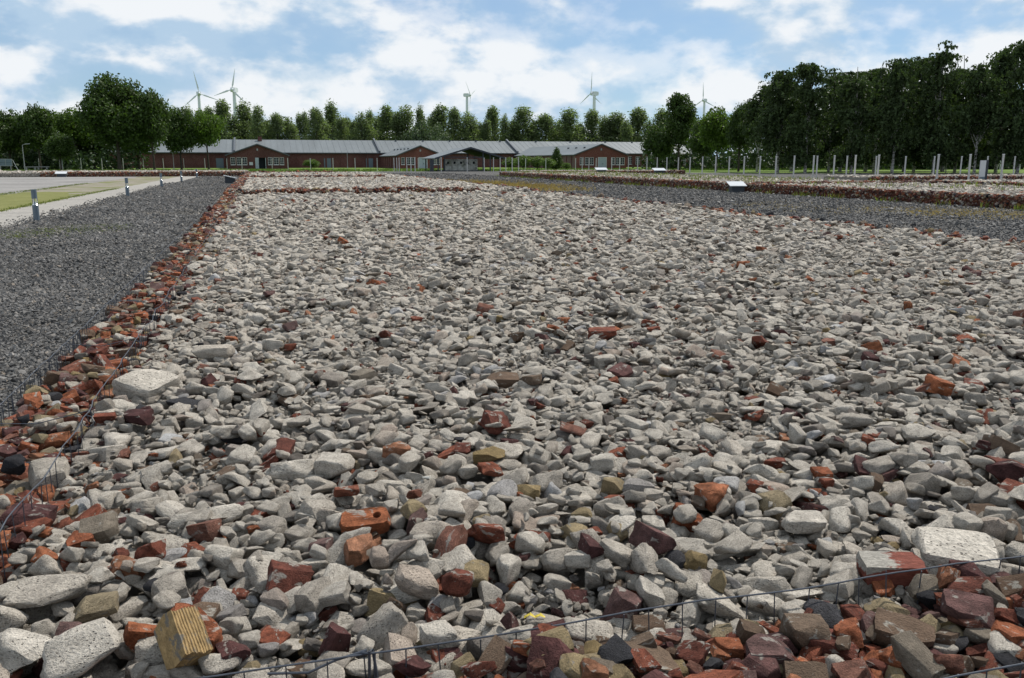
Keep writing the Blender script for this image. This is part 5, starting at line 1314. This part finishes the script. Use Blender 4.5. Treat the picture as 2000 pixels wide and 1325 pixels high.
# weeping birches on the right
BT = [birch(80 + i, 17, 3.6 + 0.3 * (i % 2), 186, M['leaf_birch'], M['birchbark'], 0.17) for i in range(5)]
BIR = [(1478, 336.5, 160, 70), (1518, 338, 137, 92), (1572, 338.6, 127, 88), (1618, 337, 146, 80), (1662, 339, 128, 86), (1706, 337.5, 125, 84), (1742, 339.2, 114, 84), (1784, 337.6, 118, 80), (1822, 339.4, 99, 92), (1864, 338, 108, 86), (1902, 339.6, 116, 84), (1944, 338.4, 96, 90), (1986, 340, 82, 96), (2034, 339.5, 92, 96), (2085, 340, 88, 96),
       (1545, 335, 150, 90), (1640, 335.5, 140, 100), (1690, 334.8, 138, 100), (1765, 335.2, 126, 100), (1840, 335, 122, 110), (1925, 335.4, 112, 110)]
names = ['first', 'second', 'third', 'fourth', 'fifth', 'sixth', 'seventh', 'eighth', 'ninth', 'tenth', 'eleventh', 'twelfth', 'thirteenth']
for i, (px_, by_, ty, wp) in enumerate(BIR):
    P = G(px_, by_); d = proj(P)[2]; H = top_height(px_, ty, P); Wd = wp * d / FOC
    if i < 13: lab = 'tall dark weeping birch in the front row on the right, ' + names[i] + ' from its left end'
    elif i < 15: lab = ['weeping birch of the front row just past the right picture edge', 'weeping birch of the front row farthest past the right picture edge'][i - 13]
    else: lab = 'dark weeping birch of the back row on the right, ' + names[i - 15] + ' from its left end'
    plant_tree('birch_tree', lab, 'tree', 'weeping birches', BT[i % 5], (P.x, P.y, 0), random.uniform(0, 6.28), (Wd / 6.6, Wd / 6.6, H / 17.0))
# shrubs and the conical tree by the third wing
SH = broadleaf(90, 2.6, 1.7, 0.1, 20, 2600, 0.11, M['leaf_shrub'], M['bark'])
for i, (px_, by_, ty, wp) in enumerate([(997, 331.2, 308, 40), (1022, 331.5, 304, 44), (1050, 331.4, 306, 42), (1070, 331.8, 309, 36), (1107, 332, 318, 22)]):
    P = G(px_, by_); d = proj(P)[2]
    plant_tree('shrub', 'light green shrub left of the third gable wing, ' + names[i] + ' from the shelter', 'shrub', 'shrubs beside the third wing', SH, P, random.uniform(0, 6), (wp * d / FOC / 3.2, wp * d / FOC / 3.2, top_height(px_, ty, P) / 2.6))
r = np.random.default_rng(91); L = np.array([(r.normal(0, 0.35) * (1 - f) * 1.3, r.normal(0, 0.35) * (1 - f) * 1.3, 0.5 + 4.0 * f, 0.25 + 1.05 * (1 - f) * min(1, 0.5 + 2 * f)) for f in np.linspace(0, 1, 26)])
P = G(1086, 331.2); d = proj(P)[2]
plant_tree('conical_tree', 'small dark conical tree in front of the third wing roof', 'tree', None, (crown_lobes(L, 4200, 0.13, r, M['leaf_dark']), trunk_mesh(4.2, 0.12, [], r, M['bark'])), P, 0, (1.15, 1.15, top_height(1086, 288, P) / 4.75))
P = G(608, 330); plant_tree('shrub', 'small shrub at the foot of the bare hall wall', 'shrub', None, SH, P, 1.0, (1.4, 1.2, 0.8))

# ------------------------------------------------------------------ grass and weeds
def tufts(name, label, pts, hgt, mat, blades, seed, spread=0.12, wid=0.012):
    r = np.random.default_rng(seed); n = len(pts) * blades
    B_ = np.repeat(np.asarray(pts, float), blades, 0); B_[:, :2] += r.normal(0, spread, (n, 2))
    h = hgt * r.uniform(0.4, 1.15, n); a = r.uniform(0, 6.28, n); ln = r.uniform(0.15, 0.6, n) * h
    d_ = np.stack([np.cos(a), np.sin(a), np.zeros(n)], 1); s_ = np.stack([-np.sin(a), np.cos(a), np.zeros(n)], 1) * wid
    top = B_ + d_ * ln[:, None]; top[:, 2] += h; mid_ = B_ + d_ * (ln * 0.35)[:, None]; mid_[:, 2] += h * 0.6
    V = np.stack([B_ - s_, B_ + s_, mid_ + s_ * 0.8, top, mid_ - s_ * 0.8], 1).reshape(-1, 3); F = np.arange(5 * n).reshape(n, 5)
    o = link_mesh(name, mesh_np(name, V, F, mat)); tag(o, label, 'grass', kind='stuff'); return o
def px_pts(box, n, seed, z=0.0, dens=None):
    r = np.random.default_rng(seed); out = []
    for _ in range(n * 6):
        x, y = r.uniform(box[0], box[2]), r.uniform(box[1], box[3])
        if dens and r.random() > dens(x, y): continue
        P = G(x, y, z); out.append((P.x, P.y, z))
        if len(out) >= n: break
    return out
band = lambda cx_, cy_, sl, w_, l_: (lambda x, y: math.exp(-((y - cy_ - sl * (x - cx_)) / w_) ** 2) * math.exp(-((x - cx_) / l_) ** 2))
tufts('dry_grass', 'brownish dry grass on the gravel behind the bed corner', px_pts((860, 352, 1150, 376), 480, 1, 0.0, band(985, 363, 0.058, 5, 110)), 0.22, M['dry_grass'], 9, 2, 0.26, 0.012)
r = np.random.default_rng(5)
tufts('weeds', 'green weeds along the brick cages of the middle lane', [(25.8 - abs(r.normal(0, 0.25)), y, 0) for y in r.uniform(20, 96, 90)], 0.25, M['weed'], 12, 3, 0.16, 0.014)
tufts('weeds', 'weeds growing in the long rubble bed across the lane', [(r.uniform(26.8, 37), r.uniform(50, 96) if r.random() < .85 else r.uniform(30, 50), 0.43) for _ in range(330)], 0.26, M['weed'], 9, 4, 0.2, 0.018)
tufts('dry_grass', 'thin dry grass on the gravel lane at the right edge', px_pts((1420, 392, 2000, 436), 420, 6, 0.0, lambda x, y: math.exp(-((y - 400 - (x - 1420) * 0.035) / 7) ** 2) * (0.3 + 0.7 * (x > 1780))), 0.06, M['dry_grass'], 9, 5, 0.25, 0.008)
tufts('weeds', 'sparse moss and grass on the dark gravel strip', px_pts((0, 440, 250, 470), 380, 7, 0.0, lambda x, y: math.exp(-((y - 454 + (x - 100) * 0.09) / 8) ** 2)), 0.045, M['weed'], 9, 6, 0.16, 0.006)
tufts('grass', 'grass fringe along the edges of the path and asphalt yard', [(-8.62 + r.normal(0, 0.06), y, -0.005) for y in r.uniform(24, 60, 260)] + [(-12.85 + r.normal(0, 0.12), y, -0.005) for y in r.uniform(40, 75, 220)], 0.09, M['weed'], 8, 8, 0.10, 0.008)
tufts('grass', 'uneven lawn grass in front of the hall and wings', [(r.uniform(-60, 130), 150 + 36 * r.random() ** 1.6, -0.01) for _ in range(2600)], 0.30, M['leaf_shrub'], 9, 9, 0.45, 0.05)

# ------------------------------------------------------------------ small litter on the bed
P = G(1045, 1150, 0.47); zz = float(pile.h(P.x, P.y))
m_ = MB(); pts_ = [(-0.032, 0, 0.0), (-0.014, 0.004, 0.010), (0.0, -0.002, 0.004), (0.016, 0.003, 0.009), (0.030, -0.002, 0.004)]
for i in range(4):
    a, b = Vector(pts_[i]), Vector(pts_[i + 1]); w0, w1 = 0.0035 + 0.002 * (i % 2), 0.0035 + 0.002 * ((i + 1) % 2)
    m_.poly([a + Vector((0, -w0, 0)), b + Vector((0, -w1, 0.002)), b + Vector((0, w1, 0)), a + Vector((0, w0, 0.003)), a + Vector((0, -w0, -0.001)), b + Vector((0, -w1, 0.001)), b + Vector((0, w1, -0.001)), a + Vector((0, w0, 0.002))], [(0, 1, 2, 3), (7, 6, 5, 4), (0, 4, 5, 1), (2, 6, 7, 3)])
tag(m_.build('plastic_tape', M['yellow_tape'], loc=(P.x, P.y, zz + 0.004), rot=(0.3, 0, -0.3)), 'bright yellow scrap of plastic tape on the stones near the front wire', 'tape')
P = G(1675, 1128, 0.47); zz = float(pile.h(P.x, P.y))
tag(MB().tube([(-0.13, -0.02, 0.0), (-0.04, 0.0, 0.018), (0.05, 0.004, 0.016), (0.13, -0.004, 0.006)], [0.0045, 0.004, 0.0035, 0.002], 6).build('twig', M['twig'], loc=(P.x, P.y, zz + 0.012), rot=(0, 0, -0.25), smooth=True), 'thin curved dry twig below the mortar-capped red brick', 'twig')
P = G(1965, 1112, 0.46)
tag(MB().tube([(-0.09, 0.01, 0), (0.0, 0, 0.004), (0.16, -0.02, 0.0)], 0.011, 10).build('plastic_pipe', M['pipe'], loc=(P.x, P.y, float(pile.h(P.x, P.y)) + 0.008), rot=(0, 0, -0.2), smooth=True), 'pale plastic pipe end sticking out at the right edge by the wire', 'pipe')
P = G(826, 898, 0.46)
tag(MB().tube([(-0.022, 0.03, 0.004), (0.0, 0.0, 0.0), (0.018, -0.03, 0.006)], [0.002, 0.004, 0.006], 6).build('white_peg', M['pipe'], loc=(P.x, P.y, float(pile.h(P.x, P.y)) + 0.006), rot=(0, 0, 0.2), smooth=True), 'small white peg on the stones near the middle orange brick lump', 'peg')
